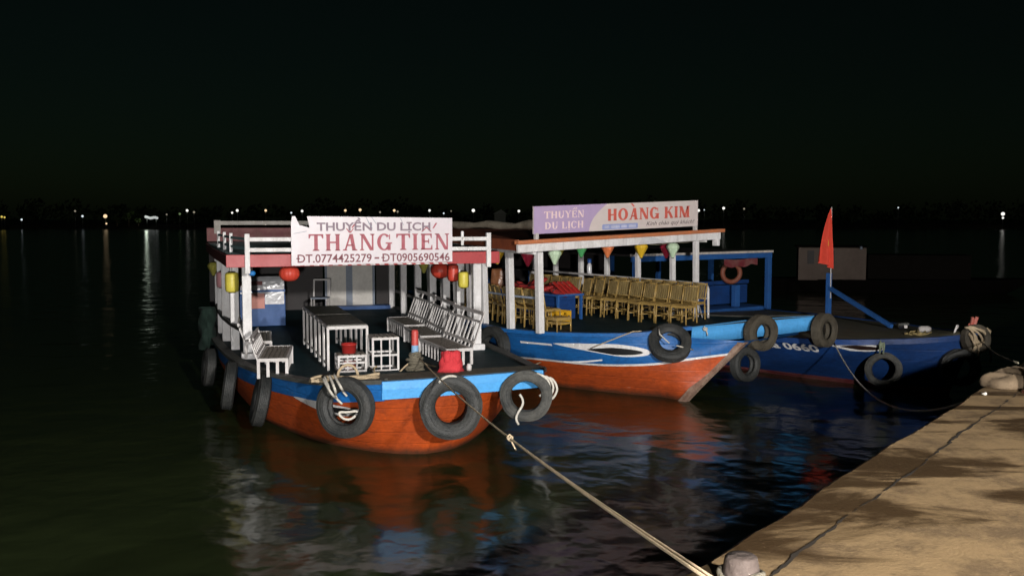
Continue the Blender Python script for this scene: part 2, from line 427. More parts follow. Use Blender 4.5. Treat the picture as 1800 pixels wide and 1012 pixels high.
tag(mb.build('quay_joint', mat('dirt_in_quay_joint', (.022, .015, .008), .95, None, .5, 12)), kind='structure')

# the lamp standing on the quay behind the camera that lights the boats
LP = V(4.9, -6.2, 0)
lamp = thing('quay_lamp', 'galvanised lamp post on the quay behind the viewpoint, lighting the boats', 'street lamp', (LP.x, LP.y, QZ))
m_ = MB(); m_.lathe([(.14, 0), (.14, .03), (.05, .04), (.045, 3.95)], n=14); m_.tube([(0, 0, 3.92), (-.02, .2, 4.1), (-.03, .45, 4.15)], .025)
m_.build('pole', POLE, lamp)
m_ = MB(); m_.lathe([(.02, .16), (.09, .13), (.20, .02), (.21, 0), (.19, .005), (.08, .11)], (-.03, .5, 4.06), n=20); m_.build('lamp_shade', POLE, lamp)
m_ = MB(); m_.lathe([(.0, -.05), (.04, -.03), (.05, 0), (.04, .03), (.0, .06)], (-.03, .5, 4.06), n=12); m_.build('bulb', emit('lamp_bulb_glow', (1, .9, .75), 20), lamp)
ld = bpy.data.lights.new('lamp_light', 'POINT'); ld.energy = 2700; ld.color = (1.0, .955, .91); ld.shadow_soft_size = .28
lo = bpy.data.objects.new('lamp_light', ld); COL.objects.link(lo); lo.parent = lamp; lo.location = (-.03, .5, 3.94)
low = thing('added_fill_lamp', 'added fill lamp, waist high, unseen on the quay behind the viewpoint', 'lamp', (.7, -5.0, QZ))  # added unseen fill lamp that brightens the boat interior and left posts
m_ = MB(); m_.lathe([(.09, 0), (.09, .02), (.05, .03), (.05, 1.15)], n=14); m_.build('pole', POLE, low)
m_ = MB(); m_.lathe([(.0, 1.62), (.10, 1.58), (.13, 1.55), (.13, 1.54)], n=18); m_.build('lamp_cap', POLE, low)
ld2 = bpy.data.lights.new('added_fill_light', 'POINT'); ld2.energy = 1000; ld2.color = (1.0, .97, .94); ld2.shadow_soft_size = .12
lo2 = bpy.data.objects.new('added_fill_light', ld2); COL.objects.link(lo2); lo2.parent = low; lo2.location = (0, 0, 1.36)

# ------------------------------------------------------------------ boat frames
class Frame:
    def __init__(s, ox, oy, th):
        s.o = V(ox, oy, 0); t = R(th); s.b = V(math.sin(t), -math.cos(t), 0); s.r = V(math.cos(t), math.sin(t), 0); s.rz = t - math.pi / 2
    def W(s, u, v, z): q = s.o + s.b * u + s.r * v; return V(q.x, q.y, z)
F1 = Frame(-2.667, 17.504, 18); F2 = Frame(2.245, 19.56, 37); F3 = Frame(5.1, 24.6, 34)

class Hull:
    """side surface: rings of control points from the keel up, each from stern to stem"""
    def __init__(s, rings): s.r = [[V(p) for p in r] for r in rings]; s.N = len(rings[0])
    def S(s, a, t): return crp([crp(r, a) for r in s.r], t) if len(s.r) > 2 else None
    def rows(s, ns, nt):
        K = len(s.r) - 1
        return [[s.S((s.N - 1) * i / ns, K * j / nt) for i in range(ns + 1)] for j in range(nt + 1)]
    def find(s, u, z):
        best = None; K = len(s.r) - 1
        for i in range(25):
            for j in range(17):
                p = s.S((s.N - 1) * i / 24, K * j / 16); d = (p.x - u) ** 2 + (p.z - z) ** 2 * 2
                if best is None or d < best[0]: best = (d, (s.N - 1) * i / 24, K * j / 16)
        a, t = best[1], best[2]
        for _ in range(8):
            p = s.S(a, t); e = 1e-3
            pa = (s.S(min(a + e, s.N - 1), t) - p) / e if a + e < s.N - 1 else (p - s.S(a - e, t)) / e
            pt = (s.S(a, t + e) - p) / e if t + e < K else (p - s.S(a, t - e)) / e
            det = pa.x * pt.z - pt.x * pa.z
            if abs(det) < 1e-9: break
            du, dz = u - p.x, z - p.z
            a += (du * pt.z - pt.x * dz) / det; t += (pa.x * dz - du * pa.z) / det
            a = min(max(a, 0), s.N - 1.001); t = min(max(t, 0), K - .001)
        p = s.S(a, t); e = 2e-3
        n = (s.S(a + e if a + e < s.N - 1 else a, t) - s.S(a - e if a > e else a, t)).cross(s.S(a, min(t + e, K)) - s.S(a, max(t - e, 0)))
        n.normalize()
        if n.y > 0: n = -n
        return p, n
    def on(s, u, z, off=.006): p, n = s.find(u, z); return p + n * off

def almond(h, u0, u1, z0, z1, hgt, off, flat=.0, n=32, p=.5):
    """leaf-shaped painted patch lying on the hull side from (u0,z0) tail to (u1,z1)"""
    up = []; lo = []
    for i in range(n + 1):
        f = i / n; u = u0 + (u1 - u0) * f; z = z0 + (z1 - z0) * f
        w = hgt * ((f / p) ** .8 if f < p else math.sqrt(max(0, 1 - ((f - p) / (1 - p)) ** 2)))
        up.append(h.on(u, z + w * (.5 - flat), off)); lo.append(h.on(u, z - w * (.5 + flat), off))
    m = MB(); m.grid([up, [a.lerp(b, .5) for a, b in zip(up, lo)], lo], smooth=True)
    return m

def deck_rows(L, Rr, n, across=8, crown=0.0, drop=.0):
    a, b = cr(L, n), cr(Rr, n); rows = []
    for j in range(across + 1):
        f = j / across
        rows.append([p.lerp(q, f) + V(0, 0, crown * 4 * f * (1 - f) - drop) for p, q in zip(a, b)])
    return rows

# ------------------------------------------------------------------ lettering
def text_mesh(s, shear=0, ext=.0, bold=0):
    c = bpy.data.curves.new('t', 'FONT'); c.body = s; c.size = 1; c.shear = shear; c.offset = bold; c.resolution_u = 3
    o = bpy.data.objects.new('t', c); COL.objects.link(o)
    dg = bpy.context.evaluated_depsgraph_get(); dg.update()
    me = bpy.data.meshes.new_from_object(o.evaluated_get(dg))
    vs = [(v.co.x, v.co.y) for v in me.vertices]; fs = [tuple(p.vertices) for p in me.polygons]
    bpy.data.objects.remove(o); bpy.data.curves.remove(c); bpy.data.meshes.remove(me)
    return vs, fs
def put_text(m, s, x0, x1, y0, y1, place, shear=0, bold=0, mi=0, cap='H'):
    """fit text so its width spans x0..x1 and capitals span y0..y1; place(x,y) gives the 3D point"""
    vs, fs = text_mesh(s, shear, bold=bold)
    if not vs: return
    hv, _ = text_mesh(cap, 0, bold=bold); hh = max(v[1] for v in hv)
    a = min(v[0] for v in vs); b = max(v[0] for v in vs)
    m.add([place(x0 + (v[0] - a) / (b - a) * (x1 - x0), y0 + v[1] / hh * (y1 - y0)) for v in vs], fs, mi)

def glyph(ch, th=.21, tn=.10, sf=.085):
    """serif capitals as flat polygons in a unit-high box; returns (width, polys)"""
    P = []
    def stem(x, w=th, y0=0, y1=1): P.append([(x, y0), (x + w, y0), (x + w, y1), (x, y1)])
    def serif(xc, y, w=.36): 
        if y < .5: P.append([(xc - w / 2, 0), (xc + w / 2, 0), (xc + w / 2 - .06, sf), (xc - w / 2 + .06, sf)])
        else: P.append([(xc - w / 2 + .06, 1 - sf), (xc + w / 2 - .06, 1 - sf), (xc + w / 2, 1), (xc - w / 2, 1)])
    def hbar(x0, x1, y, t=tn): P.append([(x0, y - t / 2), (x1, y - t / 2), (x1, y + t / 2), (x0, y + t / 2)])
    def diag(x0, y0, x1, y1, w): P.append([(x0, y0), (x0 + w, y0), (x1 + w, y1), (x1, y1)])
    def arc(cx, cy, rx, ry, a0, a1, n=18):
        for i in range(n):
            t0, t1 = R(a0 + (a1 - a0) * i / n), R(a0 + (a1 - a0) * (i + 1) / n)
            q = []
            for t in (t0, t1): q.append((cx + rx * math.cos(t), cy + ry * math.sin(t)))
            for t in (t1, t0): q.append((cx + (rx - th) * math.cos(t), cy + (ry - tn) * math.sin(t)))
            P.append(q)
    if ch == 'T':
        w = .92; stem(w / 2 - th / 2); serif(w / 2, 0, .46); hbar(0, w, 1 - tn / 2); P.append([(0, .74), (.07, .74), (.16, .95), (0, .95)]); P.append([(w - .07, .74), (w, .74), (w, .95), (w - .16, .95)])
    elif ch == 'H':
        w = 1.0; stem(.09); stem(w - .09 - th); hbar(.2, w - .2, .5)
        for x in (.09 + th / 2, w - .09 - th / 2):
            serif(x, 0); serif(x, 1)
    elif ch == 'A':
        w = .98; diag(.12, 0, .46, 1, tn * 1.1); diag(w - .12 - th, 0, .44, 1, th); hbar(.26, .72, .32); serif(.16, 0, .32); serif(w - .2, 0, .38)
    elif ch == 'N':
        w = 1.02; stem(.12, tn * 1.1); stem(w - .12 - tn, tn * 1.1); diag(w - .12 - tn - .12, 0, .08, 1, th); serif(.17, 0, .32); serif(w - .18, 1, .32); serif(.12, 1, .24)
    elif ch in 'GC':
        w = .95; arc(.48, .5, .46, .52, 42, 322 if ch == 'C' else 330)
        P.append([(.80, .66), (.87, .66), (.87, 1.0), (.80, .93)])
        if ch == 'G': stem(.70, th * .9, .0, .42); hbar(.58, 1.0, .43, sf)
    elif ch == 'O': w = 1.0; arc(.5, .5, .48, .52, 0, 360, 28)
    elif ch == 'I': w = .46; stem(.23 - th / 2); serif(.23, 0, .42); serif(.23, 1, .42)
    elif ch == 'E':
        w = .86; stem(.09); hbar(.05, .78, 1 - tn / 2); hbar(.05, .82, tn / 2); hbar(.2, .6, .52); serif(.18, 0, .3); serif(.18, 1, .3)
        P.append([(.72, .72), (.78, .72), (.78, .95), (.66, .95)]); P.append([(.76, .3), (.82, .3), (.82, .05), (.68, .05)]); P.append([(.54, .38), (.60, .38), (.60, .68), (.54, .68)])
    elif ch == 'K':
        w = 1.0; stem(.09); serif(.19, 0); serif(.19, 1); diag(.26, .42, .74, 1, tn * 1.2); diag(.70, 0, .38, .58, th); serif(.82, 0, .36); serif(.80, 1, .32)
    elif ch == 'M':
        w = 1.24; stem(.12, tn * 1.1); stem(w - .12 - th, th); diag(.55, 0, .10, 1, th); diag(.55, 0, w - .32, 1, tn * 1.2); serif(.17, 0, .3); serif(w - .22, 0, .38); serif(w - .2, 1, .36); serif(.15, 1, .26)
    elif ch == 'U':
        w = .98; stem(.11, th, .35, 1); stem(w - .14 - tn, tn * 1.1, .35, 1); arc(.49, .4, .385, .42, 180, 360); serif(.21, 1, .34); serif(w - .18, 1, .3)
    elif ch == 'Y':
        w = .96; stem(.48 - th / 2, th, 0, .5); diag(.40, .42, .06, 1, th); diag(.48, .42, .76, 1, tn * 1.1); serif(.48, 0, .4); serif(.16, 1, .34); serif(.82, 1, .3)
    elif ch == 'D':
        w = 1.0; stem(.09); arc(.36, .5, .58, .5, -90, 90); hbar(.05, .42, 1 - tn / 2); hbar(.05, .42, tn / 2); serif(.16, 0, .26); serif(.16, 1, .26)
    elif ch == 'L':
        w = .84; stem(.09); hbar(.05, .78, tn / 2); serif(.19, 1, .36); serif(.17, 0, .3); P.append([(.73, .3), (.79, .3), (.79, .05), (.64, .05)])
    else: w = .5
    return w, P
ACC = {  # accents over / under a letter, in its unit box (x measured from the letter's centre)
    'breve_acute': [[(-.2, 1.28), (-.14, 1.28), (-.05, 1.15), (-.05, 1.07)], [(-.05, 1.07), (-.05, 1.15), (.05, 1.15), (.05, 1.07)], [(.05, 1.07), (.05, 1.15), (.14, 1.28), (.2, 1.28)], [(.06, 1.3), (.14, 1.3), (.30, 1.48), (.2, 1.48)]],
    'circ_acute': [[(-.28, 1.10), (-.2, 1.10), (0, 1.28), (0, 1.36)], [(.28, 1.10), (.2, 1.10), (0, 1.28), (0, 1.36)], [(.30, 1.26), (.38, 1.26), (.56, 1.52), (.46, 1.52)]],
    'grave': [[(-.02, 1.1), (.1, 1.1), (-.08, 1.32), (-.24, 1.32)]],
    'circ_grave': [[(-.26, 1.08), (-.18, 1.08), (0, 1.24), (0, 1.32)], [(.26, 1.08), (.18, 1.08), (0, 1.24), (0, 1.32)], [(.28, 1.16), (.36, 1.16), (.2, 1.38), (.1, 1.38)]],
    'dot': [[(-.06, -.24), (.06, -.24), (.06, -.12), (-.06, -.12)]]}
def put_serif(m, word, x0, x1, y0, y1, place, gap=.10, mi=0, th=.21, tn=.10, sp=.5):
    """word: list of (letter, accent) or ' '"""
    tot = sum((sp if c == ' ' else glyph(c[0])[0] + gap) for c in word) - gap
    k = (x1 - x0) / tot; h = y1 - y0; x = 0
    for c in word:
        if c == ' ': x += sp; continue
        w, P = glyph(c[0], th, tn)
        for q in P: m.add([place(x0 + (x + a) * k, y0 + b * h) for a, b in q], [tuple(range(len(q)))], mi)
        if len(c) > 1 and c[1]:
            for q in ACC[c[1]]: m.add([place(x0 + (x + w / 2 + a * 1.3) * k, y0 + (b if b < 0 else 1.07 + (b - 1.07) * 1.3) * h) for a, b in q], [tuple(range(len(q)))], mi)
        x += w + gap

# ------------------------------------------------------------------ shared builders for boats
def band_strip(pts, h, inset, w=.07, inward=None):
    """board hanging below a gunwale line: inner top, outer top, outer bottom, inner bottom"""
    rows = [[], [], [], []]
    n = len(pts)
    for i, p in enumerate(pts):
        d = (pts[min(i + 1, n - 1)] - pts[max(i - 1, 0)]); d.z = 0; d.normalize()
        o = V(-d.y, d.x, 0) * (inward or 1)          # pointing inboard
        hh = h(p) if callable(h) else h
        rows[0].append(p + o * w); rows[1].append(p); rows[2].append(p + o * inset - V(0, 0, hh)); rows[3].append(p + o * (inset + w) - V(0, 0, hh + .002))
    return rows

def post(name, parent, u, v, z0, z1, w, m, lean=(0, 0)):
    b = MB(); b.bar((u, v, z0), (u + lean[0], v + lean[1], z1), w, w, up=(1, 0, 0)); return b.build(name, m, parent, bevel=.008)

# ================================================================== BOAT 1: white posts, orange hull
boat1 = thing('tour_boat', 'long wooden boat with orange hull, maroon parapet and white hand painted sign, leftmost', 'boat', F1.W(0, 0, 0), F1.rz, 'river tour boats moored at the quay')
GL1 = [(-13, -1.9, 1.05), (-9, -2.5, .97), (-5.2, -2.65, .95), (-2.5, -2.6, .95), (0, -2.37, .95), (1.43, -2.1, .97), (3.0, -1.61, 1.03), (4.09, -1.19, 1.12), (4.67, -.55, 1.2)]
GR1 = [(-13, 1.5, 1.05), (-9, 2.25, .97), (-5.2, 2.40, .95), (-2.5, 2.45, .95), (0, 2.46, .95), (1.4, 2.4, .97), (3.0, 2.2, 1.05), (4.0, 2.02, 1.15), (4.67, 1.75, 1.25)]
topL = [(-13, -1.85, .78), (-9, -2.42, .70), (-5.2, -2.6, .68), (-2.5, -2.55, .68), (0, -2.32, .68), (1.4, -2.05, .71), (2.95, -1.57, .77), (4.0, -1.15, .86), (4.45, -.5, .95), (4.60, .35, .98)]
watL = [(-13, -1.3, 0), (-9, -1.95, 0), (-5.2, -2.2, 0), (-2.5, -2.15, 0), (0, -1.95, 0), (1.22, -1.75, 0), (2.69, -1.18, 0), (3.49, -.61, 0), (3.85, -.18, 0), (3.98, .2, 0)]
topR = [(-13, 1.45, .78), (-9, 2.2, .70), (-5.2, 2.34, .68), (-2.5, 2.38, .68), (0, 2.38, .68), (1.4, 2.25, .71), (2.95, 1.95, .79), (3.8, 1.55, .88), (4.4, 1.05, .95), (4.60, .35, .98)]
watR = [(-13, 1.3, 0), (-9, 1.95, 0), (-5.2, 2.2, 0), (-2.5, 2.15, 0), (0, 2.0, 0), (1.2, 1.8, 0), (2.6, 1.45, 0), (3.3, 1.1, 0), (3.8, .65, 0), (3.98, .2, 0)]
def rings(wat, top, bulge, lines=None):
    s = -1 if wat[3][1] < 0 else 1
    bot = [(u - .45, v * .55, -.55) for u, v, z in wat]
    mid = [((a[0] + b[0]) / 2, (a[1] + b[1]) / 2 + s * bulge * min(1, (len(wat) - 1 - i) / 2), (a[2] + b[2]) / 2) for i, (a, b) in enumerate(zip(wat, top))]
    return [bot, wat, mid, top]
H1L, H1R = Hull(rings(watL, topL, .05)), Hull(rings(watR, topR, .05))
m_ = MB()
m_.grid(H1L.rows(54, 15)); m_.grid(H1R.rows(54, 15), flip=True)
m_.build('hull', ORANGE, boat1)
gl, gr = cr(GL1, 60), cr(GR1, 60)
m_ = MB(); m_.grid(band_strip(gl, lambda p: .27, .05), smooth=False)
m_.grid(band_strip(gr, lambda p: .27, .05, inward=-1), smooth=False, flip=True)
m_.build('side_band', BLUE, boat1)
fr = [V(4.67, -.55, 1.2).lerp(V(4.67, 1.75, 1.25), i / 12) + V(.05 * math.sin(math.pi * i / 12), 0, 0) for i in range(13)]
m_ = MB(); m_.grid(band_strip(fr, .25, .03, .09), smooth=False)
m_.grid([[p + V(.012, 0, -.005) for p in fr], [p + V(.012, 0, -.11) for p in fr]], smooth=False, flip=True)
m_.build('bow_board', SKYBLUE, boat1)
m_ = MB(); m_.grid(deck_rows(GL1, GR1, 70, 12, 0, .006), smooth=False, mfun=lambda i, k: 1 if k > 52 else 0)
m_.build('deck', [DECK, DECKWOOD], boat1)
m_ = MB()   # raised plank seams of the fore deck
for k in range(6):
    u = 3.35 + k * .22; t = (u + 13) / 17.67; a = crp([V(p) for p in GL1], 7.0 + (u - 4.09) / .58 if u > 4.09 else 6 + (u - 3) / 1.09); b = crp([V(p) for p in GR1], 7.0 + (u - 4.0) / .67 if u > 4.0 else 6 + (u - 3) / 1.0)
    m_.bar(a + V(0, .1, .008), b + V(0, -.1, .008), .18, .03)
m_.build('fore_deck_planks', DECKWOOD, boat1)
for g, s in ((gl, 1), (gr, -1)):
    m_ = MB(); rows = [[], [], [], []]
    for i, p in enumerate(g):
        d = g[min(i + 1, 59)] - g[max(i - 1, 0)]; d.z = 0; d.normalize(); o = V(-d.y, d.x, 0) * s
        for r, (a, z) in enumerate(((-.02, -.03), (-.02, .028), (.15, .028), (.15, -.01))): rows[r].append(p + o * a + V(0, 0, z))
    m_.grid(rows, smooth=False, flip=s < 0); m_.build('gunwale', RAILWOOD, boat1)
eye = almond(H1L, 2.95, 4.22, .76, .72, .20, .010, .05, p=.66).build('painted_eye', WHITE, boat1)
almond(H1L, 3.66, 4.16, .725, .72, .10, .016, p=.5).build('pupil', BLACKP, eye)
# posts
for u, v in ((-.12, -2.07), (-1.28, -2.24), (-2.66, -2.36), (-4.1, -2.42), (-5.6, -2.44), (-7.1, -2.42)):
    post('post', boat1, u, v, .93, 2.58, .155, WHITE)
for u, v in ((.10, 2.07), (-1.22, 2.10), (-2.44, 2.12), (-3.76, 2.14), (-5.38, 2.16), (-7.1, 2.16), (-8.6, 2.14)):
    post('post', boat1, u, v, .93, 2.58, .15, WHITE)
for u_, v_, z_ in ((.14, 2.07, 1.0), (.0, -2.07, .99)): MB().box((u_, v_, z_), (.26, .24, .11)).build('post_foot', WHITE, boat1, bevel=.01)
for v, pts in ((-2.3, [(-.1, -2.15), (-1.28, -2.31), (-2.66, -2.43), (-4.1, -2.49), (-7.1, -2.49)]), (2.2, [(.0, 2.17), (-1.22, 2.2), (-3.76, 2.24), (-8.6, 2.24)])):
    m_ = MB()
    for a, b in zip(pts, pts[1:]): m_.bar((*a, 1.42), (*b, 1.42), .04, .07)
    m_.build('side_rail', RAILWOOD, boat1)
# roof
RL = [(.32, -2.36), (-1.5, -2.42), (-4, -2.52), (-8.6, -2.62)]; RR = [(.32, 2.42), (-1.5, 2.45), (-4, 2.5), (-8.6, 2.55)]
m_ = MB(); rw = []
L_, R_ = cr([(*p, 0) for p in RL], 16), cr([(*p, 0) for p in RR], 16)
for j in range(9):
    f = j / 8; rw.append([a.lerp(b, f) + V(0, 0, 2.765 + .05 * math.sin(math.pi * f)) for a, b in zip(L_, R_)])
m_.grid(rw, smooth=False); m_.grid([[p - V(0, 0, .16) for p in r] for r in rw], smooth=False, flip=True)
m_.build('roof', TEALROOF, boat1)
m_ = MB(); m_.bar((.34, -2.42, 2.665), (.34, 2.44, 2.675), .05, .215, up=(0, 0, 1)); m_.build('roof_fascia', REDFASCIA, boat1, bevel=.006)
for Q, s in ((L_, -1), (R_, 1)):
    m_ = MB()
    for a, b in zip(Q, Q[1:]): m_.bar(a + V(-.03, s * .025, 2.655), b + V(-.03, s * .025, 2.655), .05, .19)
    m_.build('side_fascia', MAROON, boat1)  # shade on the red fascia paint is put into this darker colour
m_ = MB()
for k in range(7): m_.bar((.1 - k * 1.3, -2.2, 2.58), (.1 - k * 1.3, 2.2, 2.58), .07, .05)
m_.build('roof_beams', DARKBOARD, boat1)
m_ = MB(); m_.bar((-8.6, -2.64, 2.97), (-8.6, 1.9, 2.97), .05, .34); m_.build('roof_parapet', MAROON, boat1)
m_ = MB(); m_.bar((-8.6, -2.45, 3.27), (-8.6, 1.9, 3.27), .07, .10); m_.box((-8.6, -2.38, 3.17), (.12, .16, .34)); m_.box((-8.6, 0, 3.17), (.1, .1, .2)); m_.build('parapet_rail', mat('dusty_white_rail_paint', (.42, .40, .37), .7, (.2, .17, .14), .6, 5), boat1)
# roof railing
m_ = MB()
for v in (-2.07, 2.22): m_.bar((.385, v, 2.45 if v < 0 else 2.50), (.385, v, 3.13), .085, .085, up=(1, 0, 0))
m_.bar((.40, -2.07, 3.035), (.40, 2.22, 3.02), .05, .07); m_.bar((.40, -2.07, 2.855), (.40, 2.22, 2.84), .05, .07)
m_.bar((.40, 1.72, 2.9), (.40, 1.72, 3.16), .05, .05, up=(1, 0, 0))
m_.build('roof_railing', WHITE, boat1, bevel=.006)
for u, v in ((-1.3, -2.28), (-2.7, -2.36), (-4.4, -2.44)): post('railing_post', boat1, u, v, 2.70, 3.12, .06, WHITE)
m_ = MB()
for z in (3.04, 2.88): m_.bar((.3, -2.1, z), (-1.3, -2.28, z), .03, .045); m_.bar((-1.3, -2.28, z), (-4.4, -2.44, z), .03, .045)
m_.build('side_railing', TEALROOF, boat1)
# sign
SX = lambda px: -1.34 + px * .01012
SZ = lambda py: 3.43 - py * .0100
out = [(0, 85), (282, 82), (282, 3), (27, 0), (31, 20), (14, 15), (7, 0), (2, 0), (0, 12)]
m_ = MB(); m_.prism([(.47, SX(x), SZ(y)) for x, y in out], (-.025, 0, 0))
sign = m_.build('sign_board', SIGNWHITE, boat1)
pl = lambda x, y: V(.4735 + .0, x, y)
m_ = MB(); put_text(m_, 'THUYỀN DU LỊCH', SX(43), SX(242), SZ(25), SZ(11), pl, bold=.028, cap='H'); m_.build('lettering', LETTERGREY, sign)
m_ = MB(); put_serif(m_, [('T',), ('H',), ('A', 'breve_acute'), ('N',), ('G',), ' ', ('T',), ('I',), ('E', 'circ_acute'), ('N',)], SX(29), SX(277), SZ(60), SZ(31), pl, sp=.22, th=.23); m_.build('lettering', LETTERRED, sign)
m_ = MB()
put_text(m_, 'DT.0774425279', SX(10), SX(137), SZ(80), SZ(66), pl, bold=.015); put_text(m_, 'DT0905690546', SX(156), SX(277), SZ(80), SZ(66), pl, bold=.015)
for x in (8, 154): m_.add([pl(SX(x), SZ(74)), pl(SX(x + 6), SZ(74)), pl(SX(x + 6), SZ(72)), pl(SX(x), SZ(72))], [(0, 1, 2, 3)])
m_.add([pl(SX(142), SZ(75)), pl(SX(150), SZ(75)), pl(SX(150), SZ(72)), pl(SX(142), SZ(72))], [(0, 1, 2, 3)])
m_.build('lettering', LETTERDARK, sign)
m_ = MB()
for k in range(17): x = -1.30 + k * .165; m_.add([(.3665, x, 2.592), (.3665, x + .09, 2.592), (.3665, x + .12, 2.568), (.3665, x + .03, 2.568)], [(0, 1, 2, 3)])
m_.build('edge_marks', WHITE, boat1)
m_ = MB()
for (xa, ya), (xb, yb) in (((128, 2), (134, 15)), ((137, 1), (146, 14)), ((131, 8), (139, 22)), ((188, 3), (194, 16)), ((4, 30), (26, 26))):
    m_.bar((.475, SX(xa), SZ(ya)), (.475, SX(xb), SZ(yb)), .008, .002, up=(1, 0, 0))
m_.build('scratches', GREYBLUE, sign)
# back of the cabin
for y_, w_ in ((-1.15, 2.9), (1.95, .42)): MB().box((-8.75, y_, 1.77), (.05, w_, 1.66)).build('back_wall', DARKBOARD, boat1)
dr = MB().box((-8.72, 1.02, 1.70), (.05, 1.28, 1.40)).build('back_door', CREAM, boat1)
m_ = MB(); m_.box((-8.68, 1.0, 1.70), (.04, .17, 1.40)); m_.box((-8.68, .38, 1.70), (.04, .06, 1.40)); m_.box((-8.68, 1.66, 1.70), (.04, .06, 1.40)); m_.build('door_frame', GREYBLUE, dr)
m_ = MB(); m_.box((-8.55, 1.1, 1.0), (.5, 1.9, .10)); m_.build('door_step', FRAMEBLUE, boat1)

# ---- furniture on boat 1
def bench_proto(L, back, name, label, cat, loc, rz, group, k_=1.0):
    t = thing(name, label, cat, loc, rz, group); d = .42; h = .30
    m = MB()
    for k in range(6): m.box((0, -d / 2 + .035 + k * .071, h - .012), (L - .02, .058, .022))
    m.build('seat', SEATTOP, t)
    m = MB(); m.bar((-L / 2, d / 2, h - .02), (L / 2, d / 2, h - .02), .03, .05); m.bar((-L / 2, -d / 2, h - .02), (L / 2, -d / 2, h - .02), .03, .05)
    for x in (-L / 2, L / 2): m.bar((x, -d / 2, h - .02), (x, d / 2, h - .02), .035, .05)
    m.build('frame', WHITE2, t)
    n = int(L / .17)
    m = MB()
    for k in range(1, n): x = -L / 2 + L * k / n; m.bar((x, d / 2 - .01, .03), (x, d / 2 - .01, h - .03), .045, .02, up=(0, 1, 0))
    for x in (-L / 2, L / 2):
        for k in (1, 2): m.bar((x, -d / 2 + d * k / 3, .02), (x, -d / 2 + d * k / 3, h - .03), .02, .045, up=(0, 1, 0))
    m.build('slats', WHITE2, t)
    for x in (-L / 2, L / 2):
        for y in (-d / 2, d / 2): MB().bar((x, y, 0), (x, y, h - .01), .045, .045, up=(0, 1, 0)).build('leg', WHITE2, t)
    if back:
        m = MB(); B = lambda x, z: V(x, -d / 2 - .02 - (z - h) * .36 * k_, h + (z - h) * k_)
        for z, w in ((.86, .06), (.72, .04), (.38, .05)): m.bar(B(-L / 2, z), B(L / 2, z), .025, w)
        n = int(L / .20)
        for k in range(n + 1):
            x = -L / 2 + L * k / n; wide = k % 5 == 0
            m.bar(B(x, h - .02), B(x, .88 if wide else .74), .06 if wide else .05, .02, up=(0, 1, 0))
        m.build('backrest', WHITE2, t)
    return t
GB = 'white slatted benches on the near boat'
ZD = .965
bn = bench_proto(1.62, True, 'slatted_bench', 'white slatted bench at the bow end of the right-hand row, beside the red bag', 'bench', F1.W(1.42, 1.12, ZD), F1.rz + math.pi + .06, GB)
dup(bn, F1.W(-.42, 1.17, ZD), F1.rz + math.pi - .02, 'white slatted bench in the middle of the right-hand row on the near boat')
dup(bn, F1.W(-2.28, 1.22, ZD), F1.rz + math.pi + .02, 'white slatted bench at the stern end of the right-hand row, nearest the cream door')
bl_ = bench_proto(1.5, True, 'slatted_bench', 'white slatted bench behind the front left post, its end turned to the bow', 'bench', F1.W(1.70, -1.72, ZD), F1.rz - .14, GB, .52)
dup(bl_, F1.W(-.5, -1.86, ZD), F1.rz - .06, 'white slatted bench half hidden behind the left row of white posts')

def table_proto(L, D, h, label, loc, rz, group):
    t = thing('long_table', label, 'table', loc, rz, group)
    MB().box((0, 0, h - .012), (L, D, .024)).build('tabletop', TABLETOP, t)
    m = MB()
    for y in (-D / 2, D / 2): m.bar((-L / 2, y, h - .045), (L / 2, y, h - .045), .025, .05)
    for x in (-L / 2, L / 2): m.bar((x, -D / 2, h - .045), (x, D / 2, h - .045), .025, .05)
    for y in (-D / 2, D / 2): m.bar((-L / 2, y, .10), (L / 2, y, .10), .02, .03)
    m.build('frame', WHITE2, t)
    for x in (-L / 2, -L / 6, L / 6, L / 2):
        for y in (-D / 2, D / 2): MB().bar((x, y, 0), (x, y, h - .03), .038, .038, up=(0, 1, 0)).build('leg', WHITE2, t)
    return t
tb = table_proto(1.72, .62, .74, 'dark topped white legged table nearest the bow, with a red bucket before it', F1.W(1.22, -.63, ZD), F1.rz, 'long tables on the near boat')
dup(tb, F1.W(-.55, -.64, ZD), F1.rz + .01, 'dark topped white legged table at the stern end of the line')

def stool_proto(W, D, h, shelf, label, loc, rz, group, name='slatted_stool'):
    t = thing(name, label, 'stool', loc, rz, group)
    m = MB()
    for k in range(5): m.box((0, -D / 2 + .03 + k * (D - .06) / 4, h - .01), (W, (D - .06) / 4 - .02, .02))
    m.build('seat', SEATTOP, t)
    m = MB()
    for y in (-D / 2, D / 2): m.bar((-W / 2, y, h - .03), (W / 2, y, h - .03), .025, .035)
    for x in (-W / 2, W / 2): m.bar((x, -D / 2, h - .03), (x, D / 2, h - .03), .025, .035)
    for z in shelf:
        for y in (-D / 2, D / 2): m.bar((-W / 2, y, z), (W / 2, y, z), .025, .03)
        for x in (-W / 2, W / 2): m.bar((x, -D / 2, z), (x, D / 2, z), .025, .03)
    m.build('frame', WHITE2, t)
    m = MB()
    for f in (-.17, .17):
        m.bar((W / 2, f * D * 1.0, .03), (W / 2, f * D, h - .03), .022, .022, up=(0, 1, 0))
    m.build('slats', WHITE2, t)
    for x in (-W / 2, W / 2):
        for y in (-D / 2, D / 2): MB().bar((x, y, 0), (x, y, h - .01), .032, .032, up=(0, 1, 0)).build('leg', WHITE2, t)
    return t
s1 = stool_proto(.44, .40, .57, (.04, .28), 'tall white slatted stool at the right front corner of the long table', F1.W(2.28, -.10, .97), F1.rz, 'white stools by the long table')
s2 = stool_proto(.32, .42, .31, (.05, .18), 'low white stool carrying a red bucket before the long table', F1.W(2.32, -.62, .97), F1.rz, 'white stools by the long table')
